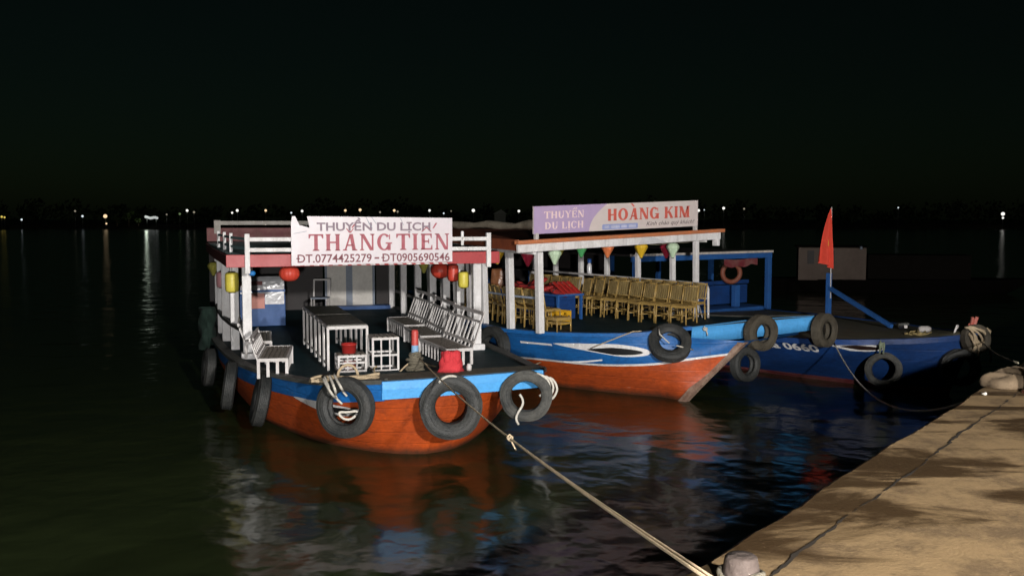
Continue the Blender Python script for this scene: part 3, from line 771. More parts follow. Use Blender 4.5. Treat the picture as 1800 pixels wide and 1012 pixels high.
m_ = MB(); m_.lathe([(0, .0), (.105, .0), (.12, .13), (.126, .13), (.126, .15), (.112, .15), (.10, .02), (0, .02)], n=24)
tag(m_.build('bucket', REDPL), 'red plastic bucket on the low white stool before the long table', 'bucket', 'red buckets under the long table').location = F1.W(2.28, -.64, 1.28)
b2 = bpy.data.objects['bucket'].copy(); COL.objects.link(b2); b2.location = F1.W(2.02, -.6, .975); b2['label'] = 'red plastic bucket on the deck beneath the low white stool'

# drinks cabinet
cab = thing('drinks_cabinet', 'blue cabinet wrapped in shiny clear plastic behind the left posts of the near boat', 'cabinet', F1.W(-5.3, -1.5, .955), F1.rz)
m_ = MB(); m_.box((0, 0, .36), (.6, 1.0, .72)); m_.box((-.02, 0, .88), (.52, .98, .32)); m_.build('body', FRAMEBLUE, cab, bevel=.01)
m_ = MB(); rw = []
for j in range(9):
    z = .74 + .38 * j / 8
    rw.append([V(.29 + .012 * math.sin(i * 1.7 + j) + .01 * math.sin(i * .6 - j * 2.1) + (.0 if j < 7 else -.06 * (j - 6)), -.48 + .96 * i / 16, z) for i in range(17)])
m_.grid(rw); m_.build('plastic_wrap', PLASTIC, cab)
MB().box((.315, 0, .80), (.02, 1.0, .045)).build('trim_bar', FRAMEBLUE, cab)
m_ = MB(); m_.box((.335, .26, .63), (.025, .42, .26)); m_.build('lower_panel', PLASTIC, cab)
m_ = MB(); m_.box((.345, -.13, .58), (.04, .34, .34)); m_.build('coral_panel', CORAL, cab)
m_ = MB(); m_.box((.325, -.25, .98), (.02, .5, .09)); m_.build('printed_strip', MAROON, cab)

ch = thing('white_chair', 'small white framed chair standing near the cream door at the stern', 'chair', F1.W(-7.2, .05, .96), F1.rz - .3)
m_ = MB(); m_.box((0, 0, .43), (.4, .42, .03)); m_.build('seat', GREYBLUE, ch)
m_ = MB()
for y in (-.2, .2): m_.bar((-.2, y, .43), (-.28, y, .88), .04)
m_.bar((-.28, -.2, .87), (-.28, .2, .87), .04); m_.build('back_frame', WHITE2, ch)
for x in (-.18, .18):
    for y in (-.19, .19): MB().bar((x, y, 0), (x, y, .42), .035).build('leg', WHITE2, ch)

# mooring post with rope, red bag
mp_ = thing('mooring_post', 'round mooring post painted red over light blue on the near bow', 'mooring post', F1.W(2.65, .34, .98), F1.rz)
m_ = MB(); m_.lathe([(.058, 0), (.056, .43)], n=18); m_.build('shaft', mat('light_blue_post_paint', (.22, .40, .62), .5, (.1, .18, .3), .4, 8), mp_)
m_ = MB(); m_.lathe([(.056, .43), (.055, .64), (.045, .67), (0, .675)], n=18); m_.build('red_top', mat('coral_red_post_paint', (.50, .07, .06), .5, (.3, .04, .04), .4, 8), mp_)
def coil(c, r, turns, pitch, rr, wob=.1, n=18):
    pts = []
    for i in range(int(turns * n) + 1):
        t = 2 * math.pi * i / n; q = r * (1 + wob * math.sin(t * 1.37 + i * .05))
        pts.append(V(c) + V(q * math.cos(t), q * math.sin(t), pitch * i / n + .012 * math.sin(t * 2.3)))
    return pts
m_ = MB()
m_.tube(coil(F1.W(2.65, .34, 1.0), .078, 9, .032, .022, .05), .024)
m_.tube(coil(F1.W(2.65, .34, 1.0), .115, 4, .05, .022, .14), .024)
m_.tube([F1.W(2.65 + .14 * math.cos(t), .34 + .14 * math.sin(t), 1.02 + .02 * math.sin(3 * t)) for t in [k * .4 for k in range(16)]], .024)
tag(m_.build('rope_coil', ROPED), 'dirty rope wound round the foot of the red topped mooring post', 'rope')

bag = thing('red_bag', 'red cloth bag with two rounded lobes on the near bow deck', 'bag', F1.W(3.66, .66, 1.09), F1.rz)
m_ = MB(); prof = []
rnd = random.Random(3); rows = []
for j in range(15):
    f = j / 14; w = .20 * (1 - .32 * f ** 1.2); dd = .15 * (1 - .30 * f)
    rows.append([V(dd * math.sin(t) * (1 + .08 * math.sin(5 * t + j * .6)), w * math.cos(t) * (1 + .06 * math.sin(4 * t + j)), (.34 * f)) for t in [2 * math.pi * k / 24 for k in range(25)]])
rows.append([V(0, 0, .345)] * 25)
m_.grid(rows, flip=True); m_.build('cloth_body', REDCLOTH, bag)
for y in (-.065, .07):
    m_ = MB(); m_.lathe([(.0, -.06), (.05, -.04), (.070, .03), (.072, .10), (.055, .15), (0, .165)], (.06, y, .20), n=18, rib=.1, ribs=7); m_.build('lobe', REDCLOTH, bag)
m_ = MB(); m_.lathe([(0, 0), (.035, .0), (.04, .08), (.025, .12), (0, .125)], n=14)
tag(m_.build('white_bottle', WHITE2), 'small white bottle standing beside the red bag on the bow', 'bottle').location = F1.W(3.7, .93, 1.12)

# ================================================================== tyres
def tyre(label, c, axis, Rr, w=.2, hole=.56, tilt=0, m=None, group='tyre fenders hung on the boats', squash=1.0):
    """c world centre, axis world direction of the wheel axle"""
    o = MB(); a = w / 2; r0 = Rr * hole
    prof = [(r0, -a * .55), (r0 * 1.06, -a * .85), (Rr * .80, -a), (Rr * .92, -a * .93), (Rr * .985, -a * .72)]
    for k in range(6):                                   # tread grooves
        z = -a * .66 + a * 1.32 * k / 5
        prof += [(Rr, z - a * .07), (Rr, z + a * .07), (Rr * .975, z + a * .08)] if k < 5 else [(Rr, z - a * .07), (Rr, z + a * .07)]
    prof += [(Rr * .985, a * .72), (Rr * .92, a * .93), (Rr * .80, a), (r0 * 1.06, a * .85), (r0, a * .55), (r0 * 1.1, a * .3), (Rr * .9, a * .5), (Rr * .93, 0), (Rr * .9, -a * .5), (r0 * 1.1, -a * .3)]
    o.lathe(prof, n=48, close=True)
    o.lathe([(Rr * .70, a * .985), (Rr * .72, a * 1.045), (Rr * .74, a * .99)], n=48)
    o.lathe([(Rr * .86, a * .96), (Rr * .875, a * 1.03), (Rr * .89, a * .95)], n=48)
    for i, p in enumerate(o.v):                          # sag out of round
        t = math.atan2(p[1], p[0]); q = 1 + .018 * math.sin(2 * t + Rr * 40) + .01 * math.sin(5 * t)
        o.v[i] = (p[0] * q, p[1] * q * squash, p[2])
    ob = o.build('tyre_fender', m or RUBBER)
    ob.location = c; q = V(axis).normalized().to_track_quat('Z', 'Y')
    ob.rotation_mode = 'QUATERNION'; ob.rotation_quaternion = q
    return tag(ob, label, 'tyre', group)
def ax(F, du, dv, dz=0): a = F.b * du + F.r * dv; return V(a.x, a.y, dz)
tyre('big tyre under coiled white rope on the left of the near orange bow', F1.W(4.50, -1.02, .85), ax(F1, .82, -.57, .06), .405, .22)
tyre('biggest tyre, hung square across the stem of the near orange bow', F1.W(4.82, .36, .835), ax(F1, .98, -.18, .10), .435, .24, .50)
tyre('tyre with grey dusty tread hung from the right corner of the near bow', F1.W(4.84, 1.44, .93), ax(F1, .92, -.38, .05), .36, .21, .58, m=RUBBERG)
tyre('dark tyre seen nearly edge on against the shaded left of the orange hull', F1.W(2.25, -2.0, .60), ax(F1, .02, -1, .22), .40, .20)
tyre('dark tyre hung just aft of the edge-on one on the shaded hull side', F1.W(.75, -2.42, .60), ax(F1, -.05, -1, .15), .40, .2)
tyre('small dark tyre furthest aft on the shaded side of the near boat', F1.W(-1.3, -2.72, .62), ax(F1, .1, -1, .1), .36, .2)
# rope loops on the tyres
def rope_obj(label, strands, r, m, group=None, name='rope'):
    b = MB()
    for s_ in strands: b.tube(s_, r, 7)
    return tag(b.build(name, m), label, 'rope', group)
def loops(F, c, n, ru, rz_, ofs, seed):
    rnd = random.Random(seed); out = []
    for k in range(n):
        a, b, ph = ru * rnd.uniform(.7, 1.1), rz_ * rnd.uniform(.75, 1.1), rnd.uniform(-.4, .4); dv = rnd.uniform(-.06, .06)
        out.append([F.W(c[0] + ofs[0] * (1 if math.sin(t) < .6 else .3) + .02 * math.sin(3 * t + ph), c[1] + dv + a * math.cos(t + ph) * .5, c[2] + b * math.sin(t)) for t in [2 * math.pi * i / 22 for i in range(23)]])
    return out
T1 = V(4.50, -1.02, .85)
st = []
for k, (v0, v1, zt, zb) in enumerate(((-1.28, -1.22, 1.27, .96), (-1.22, -1.10, 1.29, .92), (-1.16, -.98, 1.30, .98), (-1.31, -1.05, 1.26, .88))):
    st.append([F1.W(4.30 + .4 * math.sin(math.pi * min(f * 1.3, 1)) + .03 * k, v0 + (v1 - v0) * f ** 1.5, zt + (zb - zt) * f) for f in [i / 14 for i in range(15)]])
st.append([F1.W(4.72, -1.02 + .12 * math.cos(t), .80 + .05 * math.sin(t) + .02 * math.cos(2 * t)) for t in [2 * math.pi * i / 20 for i in range(19)]])
rope_obj('white rope strands draped over the tyre on the left of the bow', st, .017, ROPEW)
st = [[F1.W(4.1 + .10 * math.sin(f * 9 + k) + .05 * k, -1.45 + .95 * f, 1.165 + .02 * k + .012 * math.sin(f * 14 + k * 2)) for f in [i / 26 for i in range(27)]] for k in range(4)]
st.append([F1.W(4.05, -.92 + .14 * math.cos(t), 1.20 + .16 * math.sin(t)) for t in [math.pi * i / 14 for i in range(15)]])
rope_obj('heap of tan rope lying on the bow deck above the left tyre', st, .02, ROPE)
st = [[F1.W(4.88 - .02 * k, .34 + .27 * math.sin(t), .84 + .43 * math.cos(t) * (1 - .02 * k)) for t in [-.62 + 1.24 * i / 14 for i in range(15)]] for k in range(2)]
rope_obj('short white rope arched over the top of the biggest tyre', st, .018, ROPEW)
st = []
for k in range(4):
    st.append([F1.W(4.96 - .05 * abs(math.cos(t)), 1.60 + .055 * k - .03 + .15 * math.sin(t) * .8, 1.08 + .0 * k + .16 * math.cos(t) - .02 * k) for t in [-.5 + 3.3 * i / 16 for i in range(17)]])
st.append([F1.W(4.97, 1.30 + .05 * math.sin(f * 6), .98 - .42 * f) for f in [i / 10 for i in range(11)]])
rope_obj('white rope bound in turns round the corner tyre of the near bow', st, .017, ROPEW)
# trailing ropes on the deck
rope_obj('thin tan rope curling across the deck left of the mooring post', [[F1.W(2.66, .30, 1.18), F1.W(2.7, .16, 1.08), F1.W(2.75, .06, 1.0), F1.W(2.85, -.05, .995), F1.W(2.92, -.17, .998), F1.W(2.86, -.27, 1.0), F1.W(2.72, -.32, 1.03), F1.W(2.62, -.30, 1.08), F1.W(2.64, -.26, 1.10)]], .014, ROPE)
main_a = F1.W(2.70, .40, 1.20)
st = []
for k, o_ in enumerate((0, .022)):
    e_ = V(.845 + o_, 4.02 + o_, 1.86); p = sag(main_a + V(0, 0, o_ * .6), e_, .10 + .015 * k, 40); st.append(p)
rope_obj('double tan mooring rope stretched from the near bow post to the quay bollard', st, .0085, ROPE, name='mooring_rope')
k1 = st[0][25]; k2 = st[0][14]
rope_obj('short frayed knot tied on the double mooring rope', [coil(k1 - V(0, 0, .01), .022, 2.5, .012, .01), [k1, k1 + V(.03, 0, -.06), k1 + V(.05, .02, -.10)]], .007, ROPE)
rope_obj('thin tan rope running from the near bow post across to the blue hull', [sag(F1.W(2.7, .38, 1.16), F2.W(-.6, -1.62, .55), .22, 26)], .014, ROPE, name='mooring_rope')

# ================================================================== BOAT 2: blue and orange hull, orange roof edge
boat2 = thing('tour_boat', 'blue and orange boat with bamboo chairs and a lilac banner, second from left', 'boat', F2.W(0, 0, 0), F2.rz, 'river tour boats moored at the quay')
GL2 = [(-9.5, .65, 1.32), (-7.5, -.15, 1.24), (-4.8, -1.12, 1.2), (-1.75, -2.18, 1.2), (-.35, -2.05, 1.2), (.6, -1.6, 1.22), (1.32, -1.08, 1.25), (1.65, -.62, 1.30), (1.93, -.05, 1.36)]
GR2 = [(-9.5, 1.9, 1.32), (-7.5, 2.3, 1.24), (-4.8, 2.5, 1.22), (-1.75, 2.53, 1.24), (-.35, 2.55, 1.27), (.6, 2.57, 1.31), (1.32, 2.58, 1.36), (2.1, 2.60, 1.43), (2.93, 2.60, 1.50)]
tL = [(u, v + .03, z - .03) for u, v, z in GL2[:-1]] + [(1.97, .0, 1.16), (2.62, .62, 1.12)]
lL = [(-9.4, .75, .85), (-7.4, .05, .72), (-4.7, -.90, .64), (-1.75, -1.86, .62), (-.25, -1.62, .62), (.62, -1.28, .615), (1.19, -.98, .645), (1.62, -.62, .69), (2.05, -.2, .79), (2.42, .48, .87)]
wL = [(-9.0, 1.0, 0), (-7.2, .5, 0), (-4.8, -.35, 0), (-2.6, -1.1, 0), (-.96, -1.16, 0), (.02, -.94, 0), (.8, -.62, 0), (1.4, -.34, 0), (1.75, -.3, 0), (1.97, -.28, 0)]
tR = [(u, v - .03, z - .03) for u, v, z in GR2[:-2]] + [(2.5, 2.4, 1.14), (2.6, 1.5, 1.13), (2.62, .62, 1.12)]
lR = [(-9.4, 1.8, .85), (-7.4, 2.1, .72), (-4.7, 2.2, .64), (-1.75, 2.1, .64), (-.25, 2.0, .66), (.62, 1.9, .68), (1.19, 1.7, .72), (1.7, 1.45, .78), (2.15, 1.0, .84), (2.42, .48, .87)]
wR = [(-9.0, 1.4, 0), (-7.2, 1.6, 0), (-4.8, 1.7, 0), (-2.6, 1.6, 0), (-.96, 1.4, 0), (.02, 1.15, 0), (.8, .8, 0), (1.4, .35, 0), (1.75, -.02, 0), (1.97, -.28, 0)]
mk = lambda w: [(u - .4, v * .55, -.55) for u, v, z in w]
H2L, H2R = Hull([mk(wL), wL, lL, tL]), Hull([mk(wR), wR, lR, tR])
m_ = MB(); mf = lambda i, k: 1 if i >= 12 else 0
m_.grid(H2L.rows(54, 18), mfun=mf); m_.grid(H2R.rows(54, 18), flip=True, mfun=mf)
m_.build('hull', [ORANGE, BLUE], boat2)
# white boot line
rowA, rowB = [], []
for i in range(49):
    a = .0 + 9 * i / 48; p = H2L.S(a, 2.0)
    rowA.append(H2L.on(p.x, p.z + .022, .008)); rowB.append(H2L.on(p.x, p.z - .018, .008))
m_ = MB(); m_.grid([rowA, rowB]); m_.build('boot_line', WHITE, boat2)
st_ = [H2L.S(9, t) for t in (1.0, 1.3, 1.6, 2.0, 2.4, 2.7, 3.0)]
m_ = MB()
rows = [[], [], [], []]
for i, p in enumerate(st_):
    w = .075 + .012 * math.sin(i * 2.1)
    for r, (a, b) in enumerate(((-.10, -1), (.06, -.55), (.06, .55), (-.10, 1))): rows[r].append(p + V(a + .0, 0, -.02) + V(.25, -.55, 0).normalized() * 0 + V(.0, b * w * 1.2, 0))
m_.grid(rows, smooth=False, flip=False); m_.build('stem', STEMWOOD, boat2)
gl, gr = cr(GL2, 60), cr(GR2, 60)
fr = cr([(1.93, -.05, 1.36), (2.12, .55, 1.405), (2.33, 1.25, 1.455), (2.64, 1.95, 1.485), (2.93, 2.60, 1.50)], 20)
m_ = MB(); m_.grid(band_strip(fr, lambda p: .27 + .07 * math.sin(math.pi * min(max((p.y + .05) / 2.5, 0), 1)), .02, .08), smooth=True)
m_.build('bow_board', SKYBLUE, boat2)
m_ = MB(); dk = deck_rows(GL2, GR2, 70, 12, .015, .004)
m_.grid(dk, smooth=False, mfun=lambda i, k: 1 if k > 57 else 0)
far_ = [fr[0].lerp(fr[-1], i / 12) for i in range(13)]
edge = cr(fr, 13); m_.grid([far_, [p - V(.0, 0, .006) for p in edge]], smooth=False, flip=True, mi=1)
m_.build('deck', [DECK, DECKWOOD], boat2)
for g, s in ((gl, 1), (gr, -1)):
    m_ = MB(); rows = [[], [], [], []]
    for i, p in enumerate(g):
        d = g[min(i + 1, 59)] - g[max(i - 1, 0)]; d.z = 0; d.normalize(); o = V(-d.y, d.x, 0) * s
        for r, (a, z) in enumerate(((-.015, -.05), (-.015, .02), (.13, .02), (.13, -.01))): rows[r].append(p + o * a + V(0, 0, z))
    m_.grid(rows, smooth=False, flip=s < 0); m_.build('gunwale', BLUE if s > 0 else RAILWOOD, boat2)
# eye
eye = almond(H2L, -.02, 1.56, 1.00, .905, .235, .010, .0, p=.70).build('painted_eye', WHITE, boat2)
almond(H2L, .58, 1.46, .925, .905, .135, .018, p=.5).build('pupil', BLACKP, eye)
m_ = MB(); m_.grid([[H2L.on(u, .99, .01) for u in (-.75, -.5, -.25, -.05)], [H2L.on(u, .95, .01) for u in (-.75, -.5, -.25, -.05)]]); m_.build('white_dash', WHITE, boat2)
m_ = MB(); pts = [H2L.on(.0 + .8 * i / 8, .64 + .10 * (i / 8) ** 1.5, .008) for i in range(9)]; m_.grid([pts, [p - V(0, 0, .03) for p in pts]]); m_.build('white_scroll', WHITE, boat2)
# posts
zl = lambda v: .033 * v
for u, v in ((-.10, -2.06), (-.95, -2.12), (-2.08, -1.95), (-3.1, -1.60), (-4.2, -1.22), (-5.4, -.80), (-6.8, -.30)):
    post('post', boat2, u, v, 1.2, 2.88 + zl(v), .125, WHITE, (0, -.045))
for u in (.10, -.58, -1.66, -2.70, -3.64, -4.61, -5.6, -6.8): post('post', boat2, u, 2.07, 1.24, 2.88 + zl(2.07), .10, WHITE, (0, -.03))
m_ = MB(); m_.tube([(-6.5, 2.03, 2.05), (-3, 2.01, 2.03), (.36, 2.0, 2.005), (.46, 2.0, 1.98), (.50, 2.0, 1.90), (.51, 2.0, 1.28)], .028); m_.tube([(-6.5, 2.03, 1.72), (.5, 2.0, 1.70)], .014); m_.build('side_rail', WHITE2, boat2)
m_ = MB(); m_.tube([(-7, -.18, 1.86), (-2.08, -1.90, 1.86), (-.95, -2.06, 1.86), (-.14, -2.0, 1.86)], .022); m_.build('side_rail', GREYBLUE, boat2)
m_ = MB(); m_.tube([(.36, 2.0, 1.26), (.36, 1.75, 1.85)], .016); m_.tube([(.36, 1.74, 1.27), (.36, 1.74, 1.86), (.36, 2.0, 1.86)], .016); m_.build('rail_end', WHITE2, boat2)
# roof, tilted a little to the left
rw = []; RU = [.18, -1, -2.5, -4, -6, -8, -9.2]; RVL = [-2.72, -2.48, -1.98, -1.46, -.76, -.06, .36]; RVR = [2.58, 2.58, 2.58, 2.58, 2.5, 2.4, 2.2]
for j in range(9):
    rw.append([V(u, a + (b - a) * j / 8, 3.01 + zl(a + (b - a) * j / 8) + .04 * math.sin(math.pi * j / 8)) for u, a, b in zip(RU, RVL, RVR)])
m_ = MB(); m_.grid(rw, smooth=False); m_.grid([[p - V(0, 0, .05) for p in r] for r in rw], smooth=False, flip=True); m_.build('roof', ROOFBROWN, boat2)
m_ = MB(); m_.bar((.2, -2.86, 3.045 + zl(-2.86)), (.2, 2.78, 3.045 + zl(2.6)), .14, .075); m_.build('roof_trim', ORANGETRIM, boat2, bevel=.012)
m_ = MB(); m_.bar((.20, -2.84, 2.93 + zl(-2.84)), (.20, 2.68, 2.93 + zl(2.6)), .07, .15); m_.bar((.12, 2.58, 2.80 + zl(2.4)), (.26, 2.58, 2.80 + zl(2.4)), .09, .16); m_.build('front_beam', WHITE, boat2, bevel=.01)
m_ = MB(); m_.add([(.241, .18, 2.87), (.241, 1.0, 2.90), (.25, .72, 2.985), (.25, .45, 3.03), (.25, .3, 2.99)], [(0, 1, 2, 3, 4)]); m_.build('plastic_flap', PLASTIC, boat2)
m_ = MB(); m_.bar((.1, -2.76, 2.99 + zl(-2.76)), (-1.0, -2.51, 2.99 + zl(-2.5)), .05, .20); m_.bar((-1.0, -2.51, 2.99 + zl(-2.5)), (-9.2, .33, 2.99 + zl(.33)), .05, .20); m_.build('side_fascia', ROOFBROWN, boat2)
m_ = MB(); m_.bar((.1, -2.36, 2.85 + zl(-2.4)), (-1.2, -2.22, 2.85 + zl(-2.2)), .08, .10); m_.bar((-1.2, -2.22, 2.85 + zl(-2.2)), (-9, .5, 2.85 + zl(.5)), .08, .10); m_.build('side_beam', WHITE, boat2); m_ = MB(); m_.bar((.1, 2.35, 2.85 + zl(2.35)), (-9, 2.1, 2.85 + zl(2.2)), .08, .10); m_.build('side_beam', WHITE, boat2)
m_ = MB()
for k in range(7): a_ = -2.2 + .34 * 1.15 * k; m_.bar((-.9 - k * 1.15, a_, 2.90 + zl(a_)), (-.9 - k * 1.15, 2.3, 2.90 + zl(2.3)), .06, .06)
m_.build('roof_beams', DARKBOARD, boat2)
# banner
bx = lambda f: -2.48 + 4.43 * f
def bz(f, h): return (3.10 + .13 * f) + (.51 + .03 * f) * h
bp_ = lambda f, h, o=0: V(.225 + o, bx(f), bz(f, h))
m_ = MB(); m_.prism([bp_(0, 0), bp_(1, 0), bp_(1, 1), bp_(0, 1)], (-.03, 0, 0)); ban = m_.build('banner_board', SIGNCREAM, boat2)
arcp = [(.413 - .105 * (1 - (1 - t) ** 2.0) , 1 - t) for t in [i / 14 for i in range(15)]]
m_ = MB(); m_.poly([bp_(0, 0, .003), ] + [bp_(f, h, .003) for f, h in arcp[::-1]] + [bp_(0, 1, .003)]); m_.build('lilac_panel', SIGNLILAC, ban)
P2 = lambda x, y: bp_(x, y, .006)
m_ = MB(); put_serif(m_, [('T',), ('H',), ('U',), ('Y',), ('E', 'circ_grave'), ('N',)], .055, .278, .54, .80, P2, gap=.06, th=.24, tn=.09); m_.build('lettering', PRINTPINK, ban)
m_ = MB(); put_serif(m_, [('D',), ('U',), ' ', ('L',), ('I', 'dot'), ('C',), ('H',)], .058, .275, .15, .41, P2, gap=.06, th=.24, tn=.09); m_.build('lettering', PRINTPINK, ban)
m_ = MB(); put_serif(m_, [('H',), ('O',), ('A', 'grave'), ('N',), ('G',), ' ', ('K',), ('I',), ('M',)], .412, .945, .36, .80, P2, gap=.05, th=.28, tn=.12); m_.build('lettering', PRINTRED, ban)
m_ = MB(); put_text(m_, 'Kính chào quý khách!', .655, .975, .115, .265, P2, shear=.35, bold=.004, cap='K'); m_.build('lettering', PRINTDARK, ban)
m_ = MB(); m_.poly([bp_(.388, .03, .005), bp_(.598, .03, .005), bp_(.602, .09, .005), bp_(.602, .20, .005), bp_(.598, .235, .005), bp_(.388, .235, .005), bp_(.384, .20, .005), bp_(.384, .07, .005)]); m_.build('phone_strip', PRINTBLUE, ban)
m_ = MB()
for a, b in ((.398, .425), (.436, .488), (.498, .532), (.545, .588)): m_.poly([bp_(a, .08, .008), bp_(b, .08, .008), bp_(b, .18, .008), bp_(a, .18, .008)])
m_.build('strip_marks', mat('pale_blue_print', (.5, .52, .68), .5), ban)
m_ = MB(); m_.box((.2, -2.40, 3.05), (.06, .07, .14)); m_.box((.2, 1.9, 3.18), (.06, .08, .12)); m_.build('banner_bracket', WHITE2, boat2)
# rolled tarp on the roof edge
m_ = MB(); pts = [F2.W(-5.4 - .6 * i, 2.35 - .03 * i, 3.20 + .03 * math.sin(i * 1.9)) for i in range(10)]
m_.tube(pts, [.10 + .03 * math.sin(i * 2.3) for i in range(10)], 10, rough=.15); tag(m_.build('rolled_tarp', TARP), 'pale rolled tarpaulin lying along the far edge of the second roof', 'tarpaulin')

# bamboo chairs
def chair_proto(label, loc, rz, group):
    t = thing('bamboo_chair', label, 'chair', loc, rz, group); w, d, h, H_ = .34, .38, .40, .79
    m = MB()
    for k in range(7): m.box((0, -d / 2 + .03 + k * .053, h), (w - .02, .044, .018))
    m.bar((-w / 2, d / 2, h - .02), (w / 2, d / 2, h - .02), .03, .04); m.bar((-w / 2, -d / 2, h - .02), (w / 2, -d / 2, h - .02), .03, .04)
    for x in (-w / 2, w / 2): m.bar((x, -d / 2, h - .02), (x, d / 2, h - .02), .03, .04)
    m.build('seat', BAMBOO, t)
    m = MB(); B = lambda x, z: V(x, -d / 2 - (z - h) * .22, z)
    for x in (-w / 2, w / 2): m.tube([B(x, h - .03), B(x, H_)], .017, 6)
    m.tube([B(-w / 2, H_ - .02), B(w / 2, H_ - .02)], .017, 6); m.tube([B(-w / 2, h + .07), B(w / 2, h + .07)], .013, 6)
    m.build('back_frame', BAMBOO, t)
    m = MB()
    for k in range(5): x = -w / 2 + .055 + k * (w - .11) / 4; m.bar(B(x, h + .07) + V(0, .006, 0), B(x, H_ - .02) + V(0, .006, 0), .040, .012, up=(0, 1, 0))
    m.build('back_slats', BAMBOOD, t)
    for x in (-w / 2, w / 2):
        for y in (-d / 2, d / 2): MB().tube([(x * 1.06, y * 1.08, 0), (x, y, h - .01)], .018, 6).build('leg', BAMBOO, t)
    m = MB()
    for x in (-w / 2, w / 2): m.tube([(x, -d / 2, .16), (x, d / 2, .16)], .011, 5)
    m.tube([(-w / 2, d / 2, .22), (w / 2, d / 2, .22)], .011, 5); m.build('stretcher', BAMBOO, t)
    return t
ORD = ['first', 'second', 'third', 'fourth', 'fifth', 'sixth', 'seventh', 'eighth', 'ninth', 'tenth', 'eleventh', 'twelfth', 'thirteenth', 'fourteenth', 'fifteenth']
GC = 'bamboo chairs on the second boat'
cp = None; rnd = random.Random(11)
for k in range(14):
    lab = f'bamboo chair, {ORD[k]} from the bow in the far row backed against the right-hand posts'
    loc = F2.W(1.0 - k * .395 + rnd.uniform(-.03, .03), .72 + rnd.uniform(-.05, .05), 1.262); rz = F2.rz + math.pi + rnd.uniform(-.22, .22)
    if cp is None: cp = chair_proto(lab, loc, rz, GC)
    else: dup(cp, loc, rz, lab)
for k in range(13):
    dup(cp, F2.W(-.42 - k * .345 + rnd.uniform(-.02, .02), (-1.60 if k < 4 else -1.60 + (k - 3.5) * .118) + rnd.uniform(-.03, .03), 1.225), F2.rz - (.0 if k < 3 else .25) + rnd.uniform(-.1, .1), f'bamboo chair, {ORD[k]} from the bow in the near row whose backs face the left rail')
for k in range(9):
    dup(cp, F2.W(.55 - k * .40 + rnd.uniform(-.04, .04), 1.45 + rnd.uniform(-.04, .04), 1.262), F2.rz + math.pi + rnd.uniform(-.15, .15), f'bamboo chair, {ORD[k]} from the bow in the hidden row tucked behind the far chairs')
st_b = thing('bamboo_stool', 'small bamboo stool beside the front left post of the second boat', 'stool', F2.W(.05, -1.72, 1.235), F2.rz)
m_ = MB()
for k in range(6): m_.box((-.14 + k * .056, 0, .265), (.045, .36, .02))
m_.build('seat', BAMBOO, st_b)
m_ = MB()
for y in (-.17, .17): m_.bar((-.15, y, .235), (.15, y, .235), .03, .04); m_.bar((-.15, y, .16), (.15, y, .16), .02, .025)
for x in (-.15, .15): m_.bar((x, -.17, .235), (x, .17, .235), .03, .04); m_.bar((x, -.17, .16), (x, .17, .16), .02, .025)
m_.build('frame', BAMBOO, st_b)
for x in (-.15, .15):
    for y in (-.17, .17): MB().tube([(x, y, 0), (x, y, .25)], .017, 6).build('leg', BAMBOO, st_b)
cr_ = thing('yellow_crate', 'yellow plastic bottle crate on the second boat deck behind the bamboo stool', 'crate', F2.W(-.8, -1.0, 1.25), F2.rz + .15)
m_ = MB(); W_, D_, h_ = .30, .38, .27
for y in (-D_ / 2, D_ / 2):
    m_.box((0, y, .05), (W_, .018, .10)); m_.box((0, y, h_ - .045), (W_, .018, .09))
    for x in (-W_ / 2 + .02, 0, W_ / 2 - .02): m_.box((x, y, .14), (.035, .017, .12))
for x in (-W_ / 2, W_ / 2):
    m_.box((x, 0, .05), (.018, D_, .10)); m_.box((x, -.12, h_ - .045), (.018, .14, .09)); m_.box((x, .12, h_ - .045), (.018, .14, .09)); m_.box((x, 0, h_ - .012), (.018, .12, .024))
    for y in (-D_ / 2 + .02, 0, D_ / 2 - .02): m_.box((x, y, .14), (.017, .035, .12))
m_.box((0, 0, .01), (W_ - .02, D_ - .02, .015)); m_.build('shell', YELLOWPL, cr_)
m_ = MB()
for i in range(3): m_.box((-.075 + .075 * i, 0, .10), (.008, D_ - .03, .16))
for i in range(4): m_.box((0, -.12 + .08 * i, .10), (W_ - .03, .008, .16))
m_.build('dividers', YELLOWPL, cr_)
tb2 = thing('side_table', 'blue table amid the second boat heaped with red life vests', 'table', F2.W(-2.55, -.35, 1.25), F2.rz)
MB().box((0, 0, .53), (2.7, .72, .04)).build('tabletop', FRAMEBLUE, tb2); MB().box((.1, 0, .26), (2.2, .5, .50)).build('skirt', NAVY, tb2)
for x in (-1.3, 1.3):
    for y in (-.32, .32): MB().box((x, y, .255), (.05, .05, .51)).build('leg', FRAMEBLUE, tb2)
def vest(label, loc, rz, tilt):
    t = thing('life_vest', label, 'life vest', loc, rz, 'red life vests heaped on the blue table'); rnd = random.Random(int(loc[0] * 100)); t.rotation_euler = (tilt, rnd.uniform(-.3, .3), rz)
    for y in (-.14, .14):
        rows = []
        for j in range(9):
            f = j / 8 * 2 - 1; w = .11 * (1 - abs(f) ** 4) ** .5 + .012
            rows.append([V(.26 * f, y + w * math.cos(a) * (1 + .1 * math.sin(3 * a + j)), .05 + .055 * math.sin(a) * (1 - abs(f) ** 5) * (1 + .15 * math.sin(j * 2 + y * 9))) for a in [2 * math.pi * k / 12 for k in range(13)]])
        MB().grid(rows, flip=True).build('foam_panel', VEST, t)
    m = MB()
    for x in (-.1, .08): m.tube([(x, -.26, .06), (x, -.14, .112), (x, 0, .09), (x, .14, .112), (x, .26, .06)], .014, 5)
    m.build('strap', BLACKP, t)
